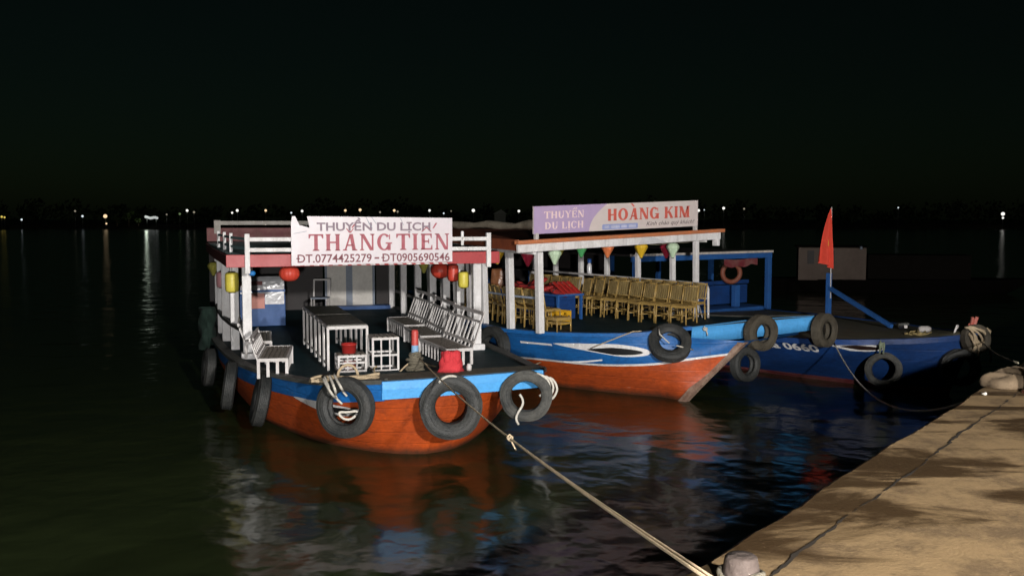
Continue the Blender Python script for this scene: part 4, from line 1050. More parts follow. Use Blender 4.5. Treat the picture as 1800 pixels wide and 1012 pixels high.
for k, (u, v, z, rz, tl, lab) in enumerate(((-1.5, -.3, 1.80, .2, .15, 'red life vest at the bow end of the blue table'), (-1.95, -.5, 1.80, 1.3, -.2, 'red life vest lying crosswise near the table front edge'), (-2.1, -.1, 1.84, .7, .25, 'red life vest propped at the table back near the bow end'),
        (-2.6, -.45, 1.80, -.2, -.1, 'red life vest at the middle of the table front edge'), (-2.75, -.05, 1.88, .5, .3, 'red life vest on top of the middle of the heap'), (-3.2, -.35, 1.82, 1.1, .1, 'red life vest near the stern end of the heap'))):
    vest(lab, F2.W(u, v, z), F2.rz + rz, tl)
rk = thing('red_rack', 'bright red slatted rack leaning at the bow end of the heaped table', 'rack', F2.W(-1.22, -.2, 1.80), F2.rz)
for k in range(4): MB().bar((.0, -.26 + .13 * k, .0), (-.35, -.32 + .13 * k, .24), .075, .03).build('slat', REDPL, rk)
m_ = MB(); m_.bar((.0, -.30, -.0), (.0, .17, -.0), .03, .03); m_.bar((-.34, -.36, .215), (-.34, .11, .215), .03, .03); m_.build('frame', MAROON, rk)
m_ = MB()
rows = []
for j in range(10):
    f = j / 9; rows.append([V((.24 + .03 * math.sin(5 * a + j * .5)) * math.cos(a) * (1 - .12 * f), (.30 + .03 * math.sin(7 * a)) * math.sin(a) * (1 - .1 * f), .44 * f) for a in [2 * math.pi * k / 28 for k in range(29)]])
rows.append([V(0, 0, .46)] * 29); m_.grid(rows, flip=True)
bw = tag(m_.build('wrapped_bundle', BROWNWRAP), 'bundle in shiny brown wrap standing on the stern end of the blue table', 'bundle'); bw.location = F2.W(-3.60, -.38, 1.80); bw.rotation_euler = (0, 0, F2.rz)
bo = thing('water_bottle', 'small white bottle with blue top standing on the far right rail', 'bottle', F2.W(-3.25, 1.98, 2.055), F2.rz)
m_ = MB(); m_.lathe([(0, 0), (.055, 0), (.06, .02), (.06, .20), (.03, .26)], n=14); m_.build('bottle_body', PLASTIC, bo)
m_ = MB(); m_.lathe([(.035, .26), (.05, .28), (.05, .36), (0, .37)], n=14); m_.build('cap', BOTTLEBLUE, bo)
# tyres and ropes of boat 2
tyre('tyre lying tilted on the blue bow side right of the painted eye', F2.W(1.86, -.56, 1.10), ax(F2, .66, -.62, .75), .39, .2, .5)
tyre('upright tyre on the light blue bow board, hole showing light blue', F2.W(2.50, 1.24, 1.22), ax(F2, .98, -.15, .0), .35, .24, .5, m=RUBBERB)
tyre('upright tyre at the right end of the light blue bow board', F2.W(3.03, 2.48, 1.23), ax(F2, 1, .05, .05), .335, .22, .5, m=RUBBERB)
tyre('dim tyre hanging low in shade below the scraped stem', F2.W(2.35, .98, .62), ax(F2, .98, -.1, .1), .33, .2)
tyre('black tyre between the two orange hulls on the shaded blue side', F2.W(-1.25, -2.36, .80), ax(F2, .10, -.98, .12), .44, .24)
rope_obj('thin pale cord slanting from the blue gunwale down over the painted eye', [[F2.W(1.48, -.92, 1.31), F2.W(1.38, -1.05, 1.30), F2.W(1.2, -1.20, 1.2), F2.W(.95, -1.42, 1.06), F2.W(.7, -1.48, .95)]], .011, ROPE)
rope_obj('thin white cord lashing the tilted tyre right of the painted eye', [[F2.W(1.66, -.66, 1.38), F2.W(1.85, -.82, 1.28), F2.W(2.0, -.72, 1.12)], [F2.W(2.08, -.62, 1.08), F2.W(2.17, -.42, 1.02), F2.W(2.15, -.25, .98)]], .012, ROPEW)
rope_obj('pale knot of cord at the left end of the light blue board', [coil(F2.W(2.05, .18, 1.30), .035, 2.2, .02, .01), [F2.W(2.05, .15, 1.38), F2.W(2.07, .2, 1.28), F2.W(2.08, .22, 1.2)]], .012, ROPEW)

# ================================================================== lanterns
def lantern(kind, key, p, label, s=1.0, F=F1):
    t = thing('silk_lantern', label, 'lantern', p, F.rz, 'silk lanterns under the boat roofs')
    if kind == 'diamond': prof = [(.035, .15), (.085, .145), (.125, .09), (.132, .07), (.125, .045), (.085, -.03), (.035, -.125), (.025, -.15)]; n, rib, ribs = 32, .10, 8
    elif kind == 'cylinder': prof = [(.06, .16), (.09, .155), (.105, .13), (.11, .05), (.11, -.06), (.105, -.13), (.09, -.155), (.06, -.16)]; n, rib, ribs = 32, .04, 16
    else: prof = [(.05, .135), (.10, .13), (.155, .09), (.185, .03), (.185, -.03), (.155, -.09), (.10, -.13), (.05, -.135)]; n, rib, ribs = 36, .07, 12
    b = MB(); b.lathe([(r * s, z * s) for r, z in prof], n=n, rib=rib, ribs=ribs); b.build('shade', LANT[key], t)
    zt, zb = prof[0][1] * s, prof[-1][1] * s
    b = MB(); b.lathe([(0, zt + .02), (prof[0][0] * s, zt + .015), (prof[0][0] * s, zt - .01)], n=14); b.lathe([(prof[-1][0] * s, zb + .01), (prof[-1][0] * s, zb - .012), (0, zb - .015)], n=14); b.build('cap', DKBROWN, t)
    b = MB(); b.tube([(0, 0, zt), (0, 0, zt + .10)], .005, 5); b.build('cord', ROPED, t)
    return t
W1, W2 = F1.W, F2.W
lantern('diamond', 'olive', W1(-5.0, -2.55, 2.27), 'yellow green diamond lantern leftmost outside the near boat posts')
lantern('cylinder', 'pink', W1(-3.0, -2.42, 2.15), 'pale pink cylinder lantern hung between left posts of the near boat')
lantern('cylinder', 'yellow', W1(-1.2, -2.28, 2.21), 'bright yellow cylinder lantern beside the front left post of the near boat', 1.15)
lantern('round', 'red', W1(-.2, -1.32, 2.41), 'round red lantern under the left end of the painted sign')
lantern('round', 'blue', W1(.1, -1.98, 2.44), 'tiny blue lantern touching the front left post', .32)
lantern('diamond', 'olive', W1(-4.0, 2.0, 2.30), 'yellow green diamond lantern among the right posts of the near boat', 1.0)
lantern('round', 'red', W1(-2.0, 1.90, 2.31), 'round red lantern among the right posts of the near boat', 1.1)
lantern('cylinder', 'red', W1(-1.0, 1.91, 2.32), 'red cylinder lantern directly right of the round red one')
lantern('cylinder', 'yellow', W1(-.4, 1.96, 2.22), 'bright yellow cylinder lantern behind the front right post of the near boat', .95)
lantern('diamond', 'gold', W2(-1.5, -2.05, 2.62), 'gold diamond lantern just right of the near boat roof corner', 1.0, F2)
lantern('diamond', 'crimson', W2(-1.0, -1.66, 2.60), 'crimson diamond lantern partly behind the front left post of the second boat', 1.1, F2)
lantern('diamond', 'mint', W2(.05, -1.83, 2.66), 'pale mint diamond lantern hung lowest under the orange roof edge', 1.0, F2)
lantern('diamond', 'olive', W2(-.5, -1.23, 2.80), 'dull olive lantern high behind the lower mint one', .9, F2)
lantern('diamond', 'green', W2(.05, -1.16, 2.78), 'dark green diamond lantern under the lilac part of the banner', .95, F2)
lantern('diamond', 'orange', W2(.05, -.47, 2.76), 'orange diamond lantern under the start of the red letters', 1.0, F2)
lantern('diamond', 'gold', W2(.05, .46, 2.74), 'gold diamond lantern under the middle of the cream banner', 1.05, F2)
lantern('diamond', 'crimson', W2(-.4, 1.66, 2.70), 'crimson diamond lantern half hidden behind the right mint one', 1.1, F2)
lantern('diamond', 'mint', W2(.05, 1.39, 2.72), 'white green diamond lantern rightmost under the orange roof edge', 1.05, F2)
m_ = MB(); pp = [W2(.1, -2.2, 2.84), W2(.08, -1.83, 2.80), W2(.08, -1.16, 2.90), W2(.08, -.47, 2.88), W2(.08, .46, 2.88), W2(.08, 1.39, 2.90), W2(.08, 2.1, 2.94)]
for a, b in zip(pp, pp[1:]): m_.tube(sag(a, b, .04, 8), .009, 5)
tag(m_.build('light_string', ROPED), 'thin sagging cord carrying the lanterns under the orange roof edge', 'cord')

# ================================================================== BOAT 3: navy hull, blue frame
boat3 = thing('tour_boat', 'navy blue boat with white number and brown eyed bow, rightmost at the quay', 'boat', F3.W(0, 0, 0), F3.rz, 'river tour boats moored at the quay')
GL3 = [(-11, -2.0, 1.0), (-7, -2.6, .9), (-3, -2.75, .88), (0, -2.7, .88), (2.2, -2.6, .90), (4.1, -2.4, .93), (5.42, -2.05, .985), (6.14, -1.6, 1.035), (6.81, -.98, 1.10), (7.25, -.3, 1.18)]
GR3 = [(-11, 2.0, 1.0), (-7, 2.6, .9), (-3, 2.75, .88), (0, 2.7, .88), (2.2, 2.5, .90), (4.1, 2.05, .93), (5.42, 1.4, .985), (6.14, .9, 1.035), (6.81, .3, 1.10), (7.25, -.3, 1.18)]
wL3 = [(-11, -1.3, 0), (-7, -1.9, 0), (-3, -2.1, 0), (0, -2.0, 0), (1.8, -1.8, 0), (3.16, -1.55, 0), (4.6, -1.25, 0), (5.76, -.92, 0), (6.5, -.72, 0), (6.85, -.5, 0)]
wR3 = [(-11, 1.3, 0), (-7, 1.9, 0), (-3, 2.1, 0), (0, 1.9, 0), (1.8, 1.6, 0), (3.16, 1.2, 0), (4.6, .6, 0), (5.76, .1, 0), (6.5, -.3, 0), (6.85, -.5, 0)]
def ring_mid(w, g, f, out): s = -1 if w[3][1] < 0 else 1; return [(a[0] + (b[0] - a[0]) * f, a[1] + (b[1] - a[1]) * f + s * out * min(1, (len(w) - 1 - i) / 2), a[2] + (b[2] - a[2]) * f) for i, (a, b) in enumerate(zip(w, g))]
H3L = Hull([mk(wL3), wL3, ring_mid(wL3, GL3, .1, .02), ring_mid(wL3, GL3, .55, .06), GL3]); H3R = Hull([mk(wR3), wR3, ring_mid(wR3, GR3, .1, .02), ring_mid(wR3, GR3, .55, .06), GR3])
mf = lambda i, k: 0 if i < 10 else 1
m_ = MB(); m_.grid(H3L.rows(50, 20), mfun=mf); m_.grid(H3R.rows(50, 20), flip=True, mfun=mf); m_.build('hull', [MAROON, NAVY], boat3)
m_ = MB(); m_.grid(deck_rows(GL3, GR3, 60, 10, .10, .0), smooth=False); m_.build('deck', DECKWOOD, boat3)
for G, s in ((cr(GL3, 60), 1), (cr(GR3, 60), -1)):
    m_ = MB(); rows = [[], [], [], []]
    for i, p in enumerate(G):
        d = G[min(i + 1, 59)] - G[max(i - 1, 0)]; d.z = 0; d.normalize(); o = V(-d.y, d.x, 0) * s
        for r, (a, z) in enumerate(((-.03, -.08), (-.03, .025), (.10, .025), (.10, -.01))): rows[r].append(p + o * a + V(0, 0, z))
    m_.grid(rows, smooth=False, flip=s < 0); m_.build('gunwale', NAVY, boat3)
eye = almond(H3L, 5.16, 6.10, .90, .87, .20, .012, 0, p=.4).build('painted_eye', WHITE, boat3)
almond(H3L, 5.40, 6.04, .88, .87, .095, .020, p=.45).build('pupil', DKBROWN, eye)
m_ = MB(); 
put_text(m_, 'QNa 0660', 3.40, 4.94, .72, .87, lambda x, y: H3L.on(x, y - .01 * (x - 3.42), .012), bold=.03); m_.build('lettering', WHITE, boat3)
post('post', boat3, -.02, 2.12, .97, 2.40, .13, FRAMEBLUE); post('post', boat3, -.02, -2.55, .97, 2.40, .13, FRAMEBLUE)
for u in (-2.2, -4.4, -6.6):
    for v in (2.2, -2.55): post('post', boat3, u, v, .93, 2.40, .12, FRAMEBLUE)
m_ = MB(); m_.bar((0, -2.7, 2.415), (0, 2.2, 2.415), .07, .13); m_.build('front_beam', FRAMEBLUE, boat3)
m_ = MB(); m_.bar((.02, -2.72, 2.51), (.02, 2.2, 2.515), .12, .055); m_.build('roof_trim', mat('chipped_white_trim', (.55, .50, .44), .6, (.06, .07, .12), .6, 6), boat3)
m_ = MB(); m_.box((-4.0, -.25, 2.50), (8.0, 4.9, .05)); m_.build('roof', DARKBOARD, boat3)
m_ = MB(); m_.box((-.6, .1, .99), (.9, 4.4, .10)); m_.build('cabin_sill', FRAMEBLUE, boat3)
post('post', boat3, -.45, 1.35, 1.0, 1.62, .16, FRAMEBLUE)
m_ = MB(); m_.bar((-.7, -2.5, 1.68), (-.7, 2.1, 1.68), .05, .10); m_.bar((-.75, -2.5, 1.35), (-.75, 2.1, 1.35), .03, .5); m_.build('front_rail', NAVY, boat3)
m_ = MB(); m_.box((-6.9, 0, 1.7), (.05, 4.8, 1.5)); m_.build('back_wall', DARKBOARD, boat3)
m_ = MB(); rows = []
for j in range(4): rows.append([V(-.12, .55 + i * .09, 2.34 - .05 * j - .06 * abs(math.sin(i * .55)) * (j / 3) - .03 * math.sin(i * .3)) for i in range(15)])
m_.grid(rows); fl = m_.build('red_valance', MAROON, boat3)
m_ = MB()
prof = [(.24 + .065 * math.cos(a), .065 * math.sin(a)) for a in [2 * math.pi * k / 12 for k in range(12)]]
m_.lathe(prof, n=36, close=True)
lb = tag(m_.build('lifebuoy', mat('faded_orange_lifebuoy', (.17, .042, .02), .6, (.22, .12, .08), .4, 4)), 'faded orange lifebuoy hanging in the dark front of the navy boat', 'lifebuoy')
lb.location = F3.W(-.45, 1.17, 1.95); lb.rotation_mode = 'QUATERNION'; lb.rotation_quaternion = ax(F3, 1, -.5, 0).to_track_quat('Z', 'Y')
# flag post with brace
fp = thing('flag_post', 'blue post with slanting brace on the navy fore deck carrying a thin flag staff', 'post', F3.W(2.9, .88, .97), F3.rz)
MB().bar((0, 0, 0), (0, 0, 1.14), .10, .10, up=(1, 0, 0)).build('upright', FRAMEBLUE, fp, bevel=.006)
MB().bar((0, 0, .80), (2.15, -.66, .12), .085, .085).build('brace', FRAMEBLUE, fp, bevel=.006)
m_ = MB(); m_.tube([(.07, -.02, .55), (.05, -.03, 2.68)], .013, 7); m_.build('staff', WHITE2, fp)
fg = thing('flag', 'drooping red flag with a yellow star on the staff above the navy boat', 'flag', F3.W(2.95, .85, 3.62), F3.rz)
def flag_pt(a, f, o=0):
    w = .03 + .27 * f ** 1.15; L = 1.40 - .12 * a
    y = -a * w; x = .085 * math.sin(a * 10 + f * 2.5) * (f ** .6) + .06 * math.sin(a * 4 + 1) * f + o
    return V(x, y - .01 - .03 * math.sin(f * 3), -L * f + .04 * a * (f > .1))
rows = [[flag_pt(a / 24, f / 26) for a in range(25)] for f in range(27)]
m_ = MB(); m_.grid(rows); m_.build('cloth', FLAGRED, fg)
m_ = MB(); ctr = (.55, .62); pts = []
for k in range(10):
    r = .26 if k % 2 == 0 else .11; t = math.pi / 2 + k * math.pi / 5
    pts.append((ctr[0] + r * math.cos(t) * 1.1, ctr[1] - r * math.sin(t) * .36))
for k in range(10): m_.add([flag_pt(*ctr, .012), flag_pt(*pts[k], .012), flag_pt(*pts[(k + 1) % 10], .012)], [(0, 1, 2)])
m_.build('star', FLAGYEL, fg)
# bow dressing of boat 3
sh = thing('stem_head', 'red forked stem head rising over the wrapped tyre at the navy bow', 'bow post', F3.W(7.12, -.32, 1.15), F3.rz)
m_ = MB(); m_.bar((0, 0, 0), (.08, 0, .22), .16, .13); m_.bar((.06, -.05, .2), (.10, -.08, .36), .055, .06); m_.bar((.06, .05, .2), (.10, .07, .36), .055, .06); m_.build('fork', mat('worn_coral_red_paint', (.34, .07, .05), .6, (.4, .25, .2), .5, 12), sh, bevel=.012)
tyre('tyre bound with tan rope round the navy bow tip', F3.W(7.30, -.42, 1.10), ax(F3, .9, -.45, .15), .27, .24, .5, m=RUBBERB)
st = []
rnd = random.Random(5)
for k in range(11):
    a0 = rnd.uniform(0, 6.28); st.append([F3.W(7.34 + .10 * math.cos(t * 2 + a0), -.42 + .25 * math.cos(t + a0) * rnd.uniform(.97, 1.03), 1.12 + .22 * math.sin(t + a0 * .4) * rnd.uniform(.95, 1.05)) for t in [i * .35 for i in range(15)]])
rope_obj('tangle of tan rope lashed round the tyre at the navy bow tip', st, .022, ROPE)
rope_obj('frayed rope ends hanging below the navy bow tip', [[F3.W(7.4, -.5, .98), F3.W(7.42, -.5, .85), F3.W(7.4, -.46, .74)], [F3.W(7.45, -.2, .95), F3.W(7.48, -.18, .78), F3.W(7.45, -.14, .66)]], .02, ROPE)
tyre('dim tyre hanging low under the navy bow tip', F3.W(7.12, -.62, .55), ax(F3, .75, -.65, .1), .36, .22)
tyre('shaded tyre hung below the brown painted eye on the navy hull', F3.W(6.12, -1.56, .46), ax(F3, .5, -.86, .2), .34, .18, .62, m=RUBBERG)
rope_obj('greenish knotted rope tying the tyre below the brown painted eye', [[F3.W(6.08, -1.62, 1.05), F3.W(6.14, -1.72, .98), F3.W(6.14, -1.72, .80)], [F3.W(6.12, -1.58, 1.04), F3.W(6.19, -1.66, .94), F3.W(6.17, -1.66, .78)], coil(F3.W(6.13, -1.68, .90), .03, 3, .03, .01)], .018, mat('green_grey_rope', (.22, .26, .18), .9))
q2 = qp(6.0, -.005, 1.80)
p_s = F3.W(5.30, -2.02, .95)
rope_obj('pale rope hanging in a loop from the navy hull to the quay edge', [sag(p_s, qp(5.65, .08, 1.815), .62, 30)], .014, ROPEW, name='mooring_rope')
rope_obj('thin dark mooring line from the navy bow tip to the far bollard', [sag(F3.W(7.4, -.35, 1.05), qp(6.15, .25, 2.05), .05, 12)], .010, ROPED, name='mooring_rope')
stick = MB().bar(F3.W(5.35, .1, 1.10), F3.W(5.72, -.28, 1.14) + V(0, 0, .04), .06, .06).build('white_stick', WHITE2); tag(stick, 'short white stick lying on the navy fore deck below the brace', 'stick')
st = [[F3.W(6.35 + .18 * math.cos(t + k) , -.75 + (.20 + .02 * k) * math.sin(t * 1.1 + k * 2), 1.09 + .018 * k + .01 * math.sin(3 * t)) for t in [i * .4 for i in range(17)]] for k in range(5)]
rope_obj('coil of yellowish rope on the navy fore deck near the bow', st, .022, mat('yellow_tan_rope', (.36, .28, .12), .9))
m_ = MB(); m_.lathe([(0, 0), (.05, .01), (.065, .06), (.065, .20), (.05, .25), (0, .26)], n=14, Mx=Matrix.Rotation(R(90), 3, 'Y') )
fo = tag(m_.build('white_float', WHITE2), 'white plastic float lying on the yellowish rope coil', 'float'); fo.location = F3.W(6.3, -.72, 1.21); fo.rotation_euler = (0, 0, F3.rz + 1.2)
tb_ = MB().bar((0, 0, 0), (.22, 0, .02), .14, .05).build('dark_board', RAILWOOD); tag(tb_, 'small grey board on the navy deck where the brace ends', 'board'); tb_.location = F3.W(5.1, .35, 1.13); tb_.rotation_euler = (0, 0, F3.rz + .9)
m_ = MB(); m_.bar((0, 0, 0), (.05, .03, .16), .04, .03); m_.bar((.05, .03, .15), (.03, .10, .19), .04, .03)
cl = tag(m_.build('deck_cleat', WHITE2), 'small white hooked cleat on the navy bow rail', 'cleat'); cl.location = F3.W(6.92, -.55, 1.14); cl.rotation_euler = (0, 0, F3.rz)

# ---- dark green net at the shaded side of boat 1
m_ = MB(); rows = []
for j in range(12):
    f = j / 11; rows.append([V(.05 + .35 * math.cos(a) * (.5 + .5 * math.sin(math.pi * (.15 + .8 * f))) * (1 + .15 * math.sin(4 * a + j)), .16 * math.sin(a) * (1 + .2 * math.sin(3 * a - j)), .85 * f) for a in [2 * math.pi * k / 20 for k in range(21)]])
m_.grid(rows, flip=True); nt_ = tag(m_.build('fishing_net', NET), 'dark green net bundle hung outside the left posts of the near boat', 'net'); nt_.location = F1.W(-3.3, -2.72, .72); nt_.rotation_euler = (0, 0, F1.rz)

# ================================================================== quay furniture
bl = thing('quay_bollard', 'short pinkish concrete bollard at the lower edge of the quay', 'bollard', (.985, 4.06, QZ), 0, 'quay bollards')
m_ = MB(); m_.lathe([(.088, -.01), (.080, .08), (.074, .125), (.068, .15), (.060, .157), (.02, .158), (0, .156)], n=26); m_.build('post', CONC, bl)
m_ = MB(); m_.tube(coil((0, 0, .04), .09, 2.2, .022, .013, .03, 24), .013); m_.build('rope_turns', ROPED, bl)
b2_ = thing('quay_bollard', 'dark red rusty iron bollard beside a pale rock at the far quay corner', 'bollard', qp(6.05, .42, QZ), 0, 'quay bollards')
m_ = MB(); m_.lathe([(.12, 0), (.12, .02), (.075, .03), (.07, .20), (.10, .215), (.10, .25), (0, .26)], n=20); m_.build('post', STEEL, b2_)
def rock(label, c, s, seed):
    import bmesh
    bm = bmesh.new(); bmesh.ops.create_icosphere(bm, subdivisions=4, radius=1); rnd = random.Random(seed)
    ph = [rnd.uniform(0, 6) for _ in range(6)]
    for v in bm.verts:
        p = v.co; k = 1 + .13 * math.sin(3 * p.x + ph[0]) + .12 * math.sin(4 * p.y + ph[1]) + .10 * math.sin(5 * p.z + ph[2]) + .06 * math.sin(9 * p.x + 7 * p.y + ph[3]) + .03 * rnd.uniform(-1, 1)
        v.co = V(p.x * s[0] * k, p.y * s[1] * k, max(p.z * s[2] * k, -.02))
    me = bpy.data.meshes.new('rock'); bm.to_mesh(me); bm.free(); me.polygons.foreach_set('use_smooth', [True] * len(me.polygons)); me.materials.append(ROCK)
    o = bpy.data.objects.new('rock', me); COL.objects.link(o); o.location = c
    return tag(o, label, 'rock', 'rocks at the far quay corner')
rock('pale brown rock left of the rusty bollard at the quay corner', qp(6.3, .16, QZ), (.22, .18, .20), 2)
rock('taller pale rock behind the rusty bollard at the quay corner', qp(6.75, .42, QZ), (.25, .25, .36), 9)

# ================================================================== moored dim boat in the background
bb = thing('cargo_boat', 'dim long dark boat with a square brown cabin lying beyond the red flag', 'boat', (14.0, 46.0, 0), R(-14))
m_ = MB(); rows = []
for z, k in ((-.3, .86), (0, .92), (.45, 1.0), (.55, 1.0)):
    rows.append([V(-2.0 * k + 0 * i + (11.6 * k) * i / 20, -1.3 * k * math.sin(math.pi * min(.5, (i + 3) / 26 if i < 10 else (24 - i) / 26)) , z + .10 * (i / 20) ** 2) for i in range(21)])
m_.grid(rows)
m_.grid([[V(p.x, -p.y + .0, p.z) for p in r] for r in rows], flip=True)
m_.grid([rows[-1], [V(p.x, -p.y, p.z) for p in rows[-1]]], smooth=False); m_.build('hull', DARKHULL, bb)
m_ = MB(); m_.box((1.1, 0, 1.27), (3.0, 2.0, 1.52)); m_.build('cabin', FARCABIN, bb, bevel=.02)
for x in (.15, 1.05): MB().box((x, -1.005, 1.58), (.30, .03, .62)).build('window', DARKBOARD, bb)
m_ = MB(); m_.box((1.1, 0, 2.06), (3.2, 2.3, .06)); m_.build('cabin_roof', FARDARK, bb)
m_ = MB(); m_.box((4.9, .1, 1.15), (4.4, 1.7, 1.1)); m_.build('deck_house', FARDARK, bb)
m_ = MB(); m_.lathe([(0, 0), (.07, .02), (.07, .14), (0, .16)], (2.35, -1.1, 1.95), n=10); m_.build('lamp', GREYBLUE, bb)

# ================================================================== far shore
m_ = MB(); rows = []
rnd = random.Random(21)
for j, (y, z) in enumerate(((300, -.3), (301.5, .9), (304, 1.3), (340, 1.8), (520, 2.5))):
    rows.append([V(-420 + 14 * i, y + 3 * math.sin(i * .7) + 2 * math.sin(i * 1.9), z + (.2 * math.sin(i * 1.3) if j else 0)) for i in range(61)])
m_.grid(rows, flip=False); tag(m_.build('far_shore', mat('dark_shore_mud', (.03, .028, .022), .9)), kind='structure')
LEAF = mat('dark_leaf_clumps', (.03, .05, .02), .7, (.018, .03, .01), .5, .4)
def leaf_clump(m, c, r, n, size, rnd, flat=.8):
    for _ in range(n):
        while True:
            p = V(rnd.uniform(-1, 1), rnd.uniform(-1, 1), rnd.uniform(-1, 1))
            if p.length < 1: break
        p = V(c) + V(p.x * r, p.y * r, p.z * r * flat)
        a = V(rnd.gauss(0, 1), rnd.gauss(0, 1), rnd.gauss(0, 1)).normalized(); b = a.orthogonal().normalized(); d = a.cross(b); s = size * rnd.uniform(.6, 1.3)
        m.add([p + b * s, p + d * s * .6, p - b * s, p - d * s * .6], [(0, 1, 2, 3)])
m_ = MB(); x = -260
while x < 300:
    h = rnd.uniform(3.0, 6.0) + 2.0 * math.sin(x * .03) ** 2
    for k in range(4): leaf_clump(m_, (x + rnd.uniform(-4, 4), 318 + rnd.uniform(-6, 6), 1.2 + h * (.35 + .18 * k)), rnd.uniform(2.2, 3.6), 26, .8, rnd)
    x += rnd.uniform(4, 7)
tag(m_.build('far_wood', LEAF), 'dark low line of trees along the far shore', 'trees', kind='stuff')
shore = 'lamps along the far shore'
EM = {k: emit('far_' + k + '_light', c, s) for k, c, s in (('white', (1, .97, .9), .15), ('warm', (1, .72, .42), .14), ('cool', (.85, .95, 1), .12), ('yellow', (1, .75, .15), .09), ('dim', (.9, .8, .6), .035), ('green', (.6, .9, .4), .025))}
def px(xp, yp, Y=296.0):           # far lamp position from its bearing
    x = (xp - 900) / 1700; y = (506 - yp) / 1700; p = R(4.138); d = V(x, y * math.sin(p) + math.cos(p), y * math.cos(p) - math.sin(p)); q = V(0, 0, 3.4) + d * (Y / d.y); return q
LL = [(3, 381, 'yellow', .40, 'small yellow lamp on the far shore at the very left edge'), (8, 382, 'yellow', .34, 'small yellow lamp second from the left edge'), (38, 386, 'cool', .36, 'low cool white lamp near the left edge, just above the water'),
      (132, 371, 'dim', .35, 'faint brownish lamp high on the far shore, left of the cool white one'), (145, 380, 'cool', .40, 'cool white lamp on the far shore left of the brightest warm one'), (185, 380, 'warm', .70, 'brightest warm lamp on the left of the far shore'),
      (187, 393, 'warm', .32, 'small warm glowing ball at the waterline below the brightest warm one'), (293, 377, 'dim', .30, 'faint lamp just right of the wide white floodlight'), (316, 376, 'green', .40, 'faint greenish lamp right of the wide white floodlight'),  # first ball glows at the waterline, below the brightest warm lamp
      (329, 370, 'white', .48, 'white lamp left of two lamps above the near boat roof corner'), (341, 373, 'dim', .40, 'faint lamp close to the right of a white one'), (408, 374, 'white', .38, 'lower of a pair of white lamps above the near boat roof corner'),
      (417, 370, 'white', .50, 'upper of a pair of white lamps above the near boat roof corner'), (467, 370, 'warm', .46, 'single warm lamp right of the pair above the roof corner'), (512, 374, 'cool', .34, 'small cool lamp above the torn corner of the painted sign'),
      (531, 371, 'white', .46, 'white lamp right above the torn corner of the painted sign'), (607, 370, 'warm', .46, 'warm lamp above the first word of the painted sign'), (633, 369, 'warm', .52, 'second warm lamp above the first word of the painted sign'),
      (668, 373, 'dim', .36, 'faint lamp above the middle of the painted sign'), (693, 370, 'warm', .48, 'warm lamp above the middle of the painted sign'), (699, 372, 'dim', .38, 'faint lamp touching the warm one above the middle of the sign'),
      (755, 370, 'white', .44, 'white lamp above the right half of the painted sign'), (780, 375, 'cool', .30, 'small cool lamp above the right end of the painted sign'), (793, 371, 'dim', .26, 'tiny dim lamp just right of the painted sign'),
      (832, 370, 'white', .60, 'large white lamp between the painted sign and the lilac banner'), (912, 371, 'white', .46, 'white lamp just left of the lilac banner'), (1228, 370, 'white', .50, 'white lamp touching the right end of the banner'),
      (1238, 369, 'cool', .22, 'tiny cool lamp right of the one touching the banner'), (1272, 366, 'white', .50, 'white lamp well right of the banner'), (1308, 367, 'dim', .36, 'faint lamp furthest right of the banner'),
      (1579, 365, 'cool', .26, 'tiny cool lamp right of the red flag'), (1763, 376, 'white', .66, 'bright white lamp near the right edge of the picture'), (1763, 383, 'white', .38, 'small white lamp below the bright one near the right edge')]
for xp, yp, key, r, lab in LL:
    r *= .82
    q = px(xp, yp); g = max(q.z - 0.4, .6)
    t = thing('shore_lamp', lab, 'lamp', (q.x, q.y, q.z - g), 0, shore)
    m_ = MB(); m_.tube([(0, 0, 0), (0, 0, g)], .07, 6); m_.build('pole', POLE, t)
    m_ = MB(); m_.lathe([(r * math.sin(math.pi * k / 8), -r * math.cos(math.pi * k / 8)) for k in range(9)], (0, 0, g), n=14); m_.build('lamp_head', EM[key], t)
q = px(265, 382)
t = thing('floodlight', 'wide white floodlit strip on the far shore left of the near boat', 'floodlight', (q.x, q.y, .6), 0)
m_ = MB()
for k in range(8): m_.lathe([(.42 * math.sin(math.pi * j / 8), -.42 * math.cos(math.pi * j / 8)) for j in range(9)], (-1.5 + k * .48, 0, q.z - .6 + .14 * math.cos(k * 1.1) - .05 * k * .6), n=12)
m_.build('lamp_row', emit('far_flood_light', (.95, 1, .97), .06), t)
for x in (-1.2, 1.6): m_ = MB(); m_.tube([(x, .1, 0), (x, .1, q.z - .7)], .08, 6); m_.build('pole', POLE, t)
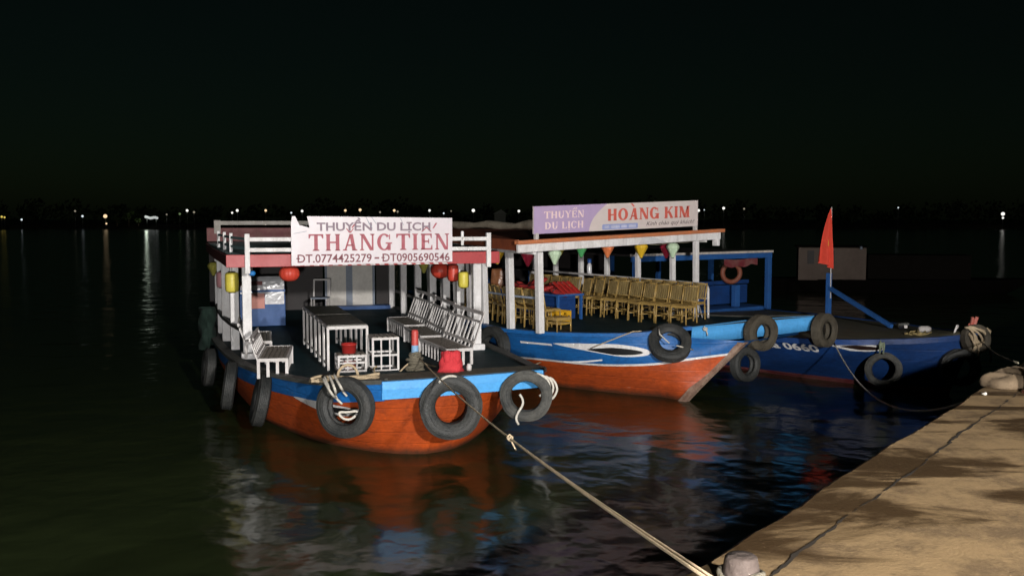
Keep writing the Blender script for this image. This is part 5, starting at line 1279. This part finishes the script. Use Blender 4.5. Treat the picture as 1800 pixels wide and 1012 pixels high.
fl_ = bpy.data.lights.new('flood_glow', 'POINT'); fl_.energy = 14; fl_.color = (.85, 1, .8); fl_.shadow_soft_size = .4
flo = bpy.data.objects.new('flood_glow', fl_); COL.objects.link(flo); flo.parent = t; flo.location = (-1.0, -1.2, q.z + .2)
# lit trees beside the floodlight
def tree(label, base, h, r, seed):
    t = thing('shore_tree', label, 'tree', base, 0, 'lit trees on the far shore'); rnd = random.Random(seed)
    m = MB(); m.tube([(0, 0, 0), (.1, 0, h * .3), (0, .1, h * .6)], [.22, .17, .1], 8)
    for k in range(4): a = k * 1.6; m.tube([(0.05, 0, h * .4), (math.cos(a) * r * .6, math.sin(a) * r * .6, h * .7)], [.1, .04], 6)
    m.build('trunk', mat('bark', (.12, .09, .06), .9) if 'bark' not in bpy.data.materials else bpy.data.materials['bark'], t)
    m = MB()
    for k in range(9): a = rnd.uniform(0, 6.28); q = rnd.uniform(0, .75) * r; leaf_clump(m, (q * math.cos(a), q * math.sin(a), h * rnd.uniform(.5, .95)), r * .45, 42, .32, rnd)
    m.build('crown', bpy.data.materials['bright_leaf'] if 'bright_leaf' in bpy.data.materials else mat('bright_leaf', (.09, .13, .04), .6, (.05, .08, .02), .5, 2), t)
for xp, h, r, lab in ((226, 4.6, 1.6, 'pale green lit tree left of the white floodlight'), (243, 2.4, 1.2, 'low lit bush directly left of the white floodlight'), (206, 2.6, 1.0, 'dim small tree right of the brightest warm lamp')):
    q = px(xp, 390, 297); tree(lab, (q.x, q.y, .8), h, r, xp)
q = px(879, 371, 297)
t = thing('shore_hut', 'faint grey roofed hut between the two white lamps left of the banner', 'hut', (q.x, q.y, .8), 0)
m_ = MB(); m_.box((0, 0, 1.9), (3.4, 2, 3.8)); m_.build('wall', mat('pale_hut_wall', (.5, .5, .45), .8), t)
m_ = MB(); m_.prism([(-2.2, -1.4, 3.8), (2.2, -1.4, 3.8), (.3, -1.4, 5.2)], (0, 2.8, 0)); m_.build('roof', mat('pale_hut_roof', (.55, .55, .5), .6), t)
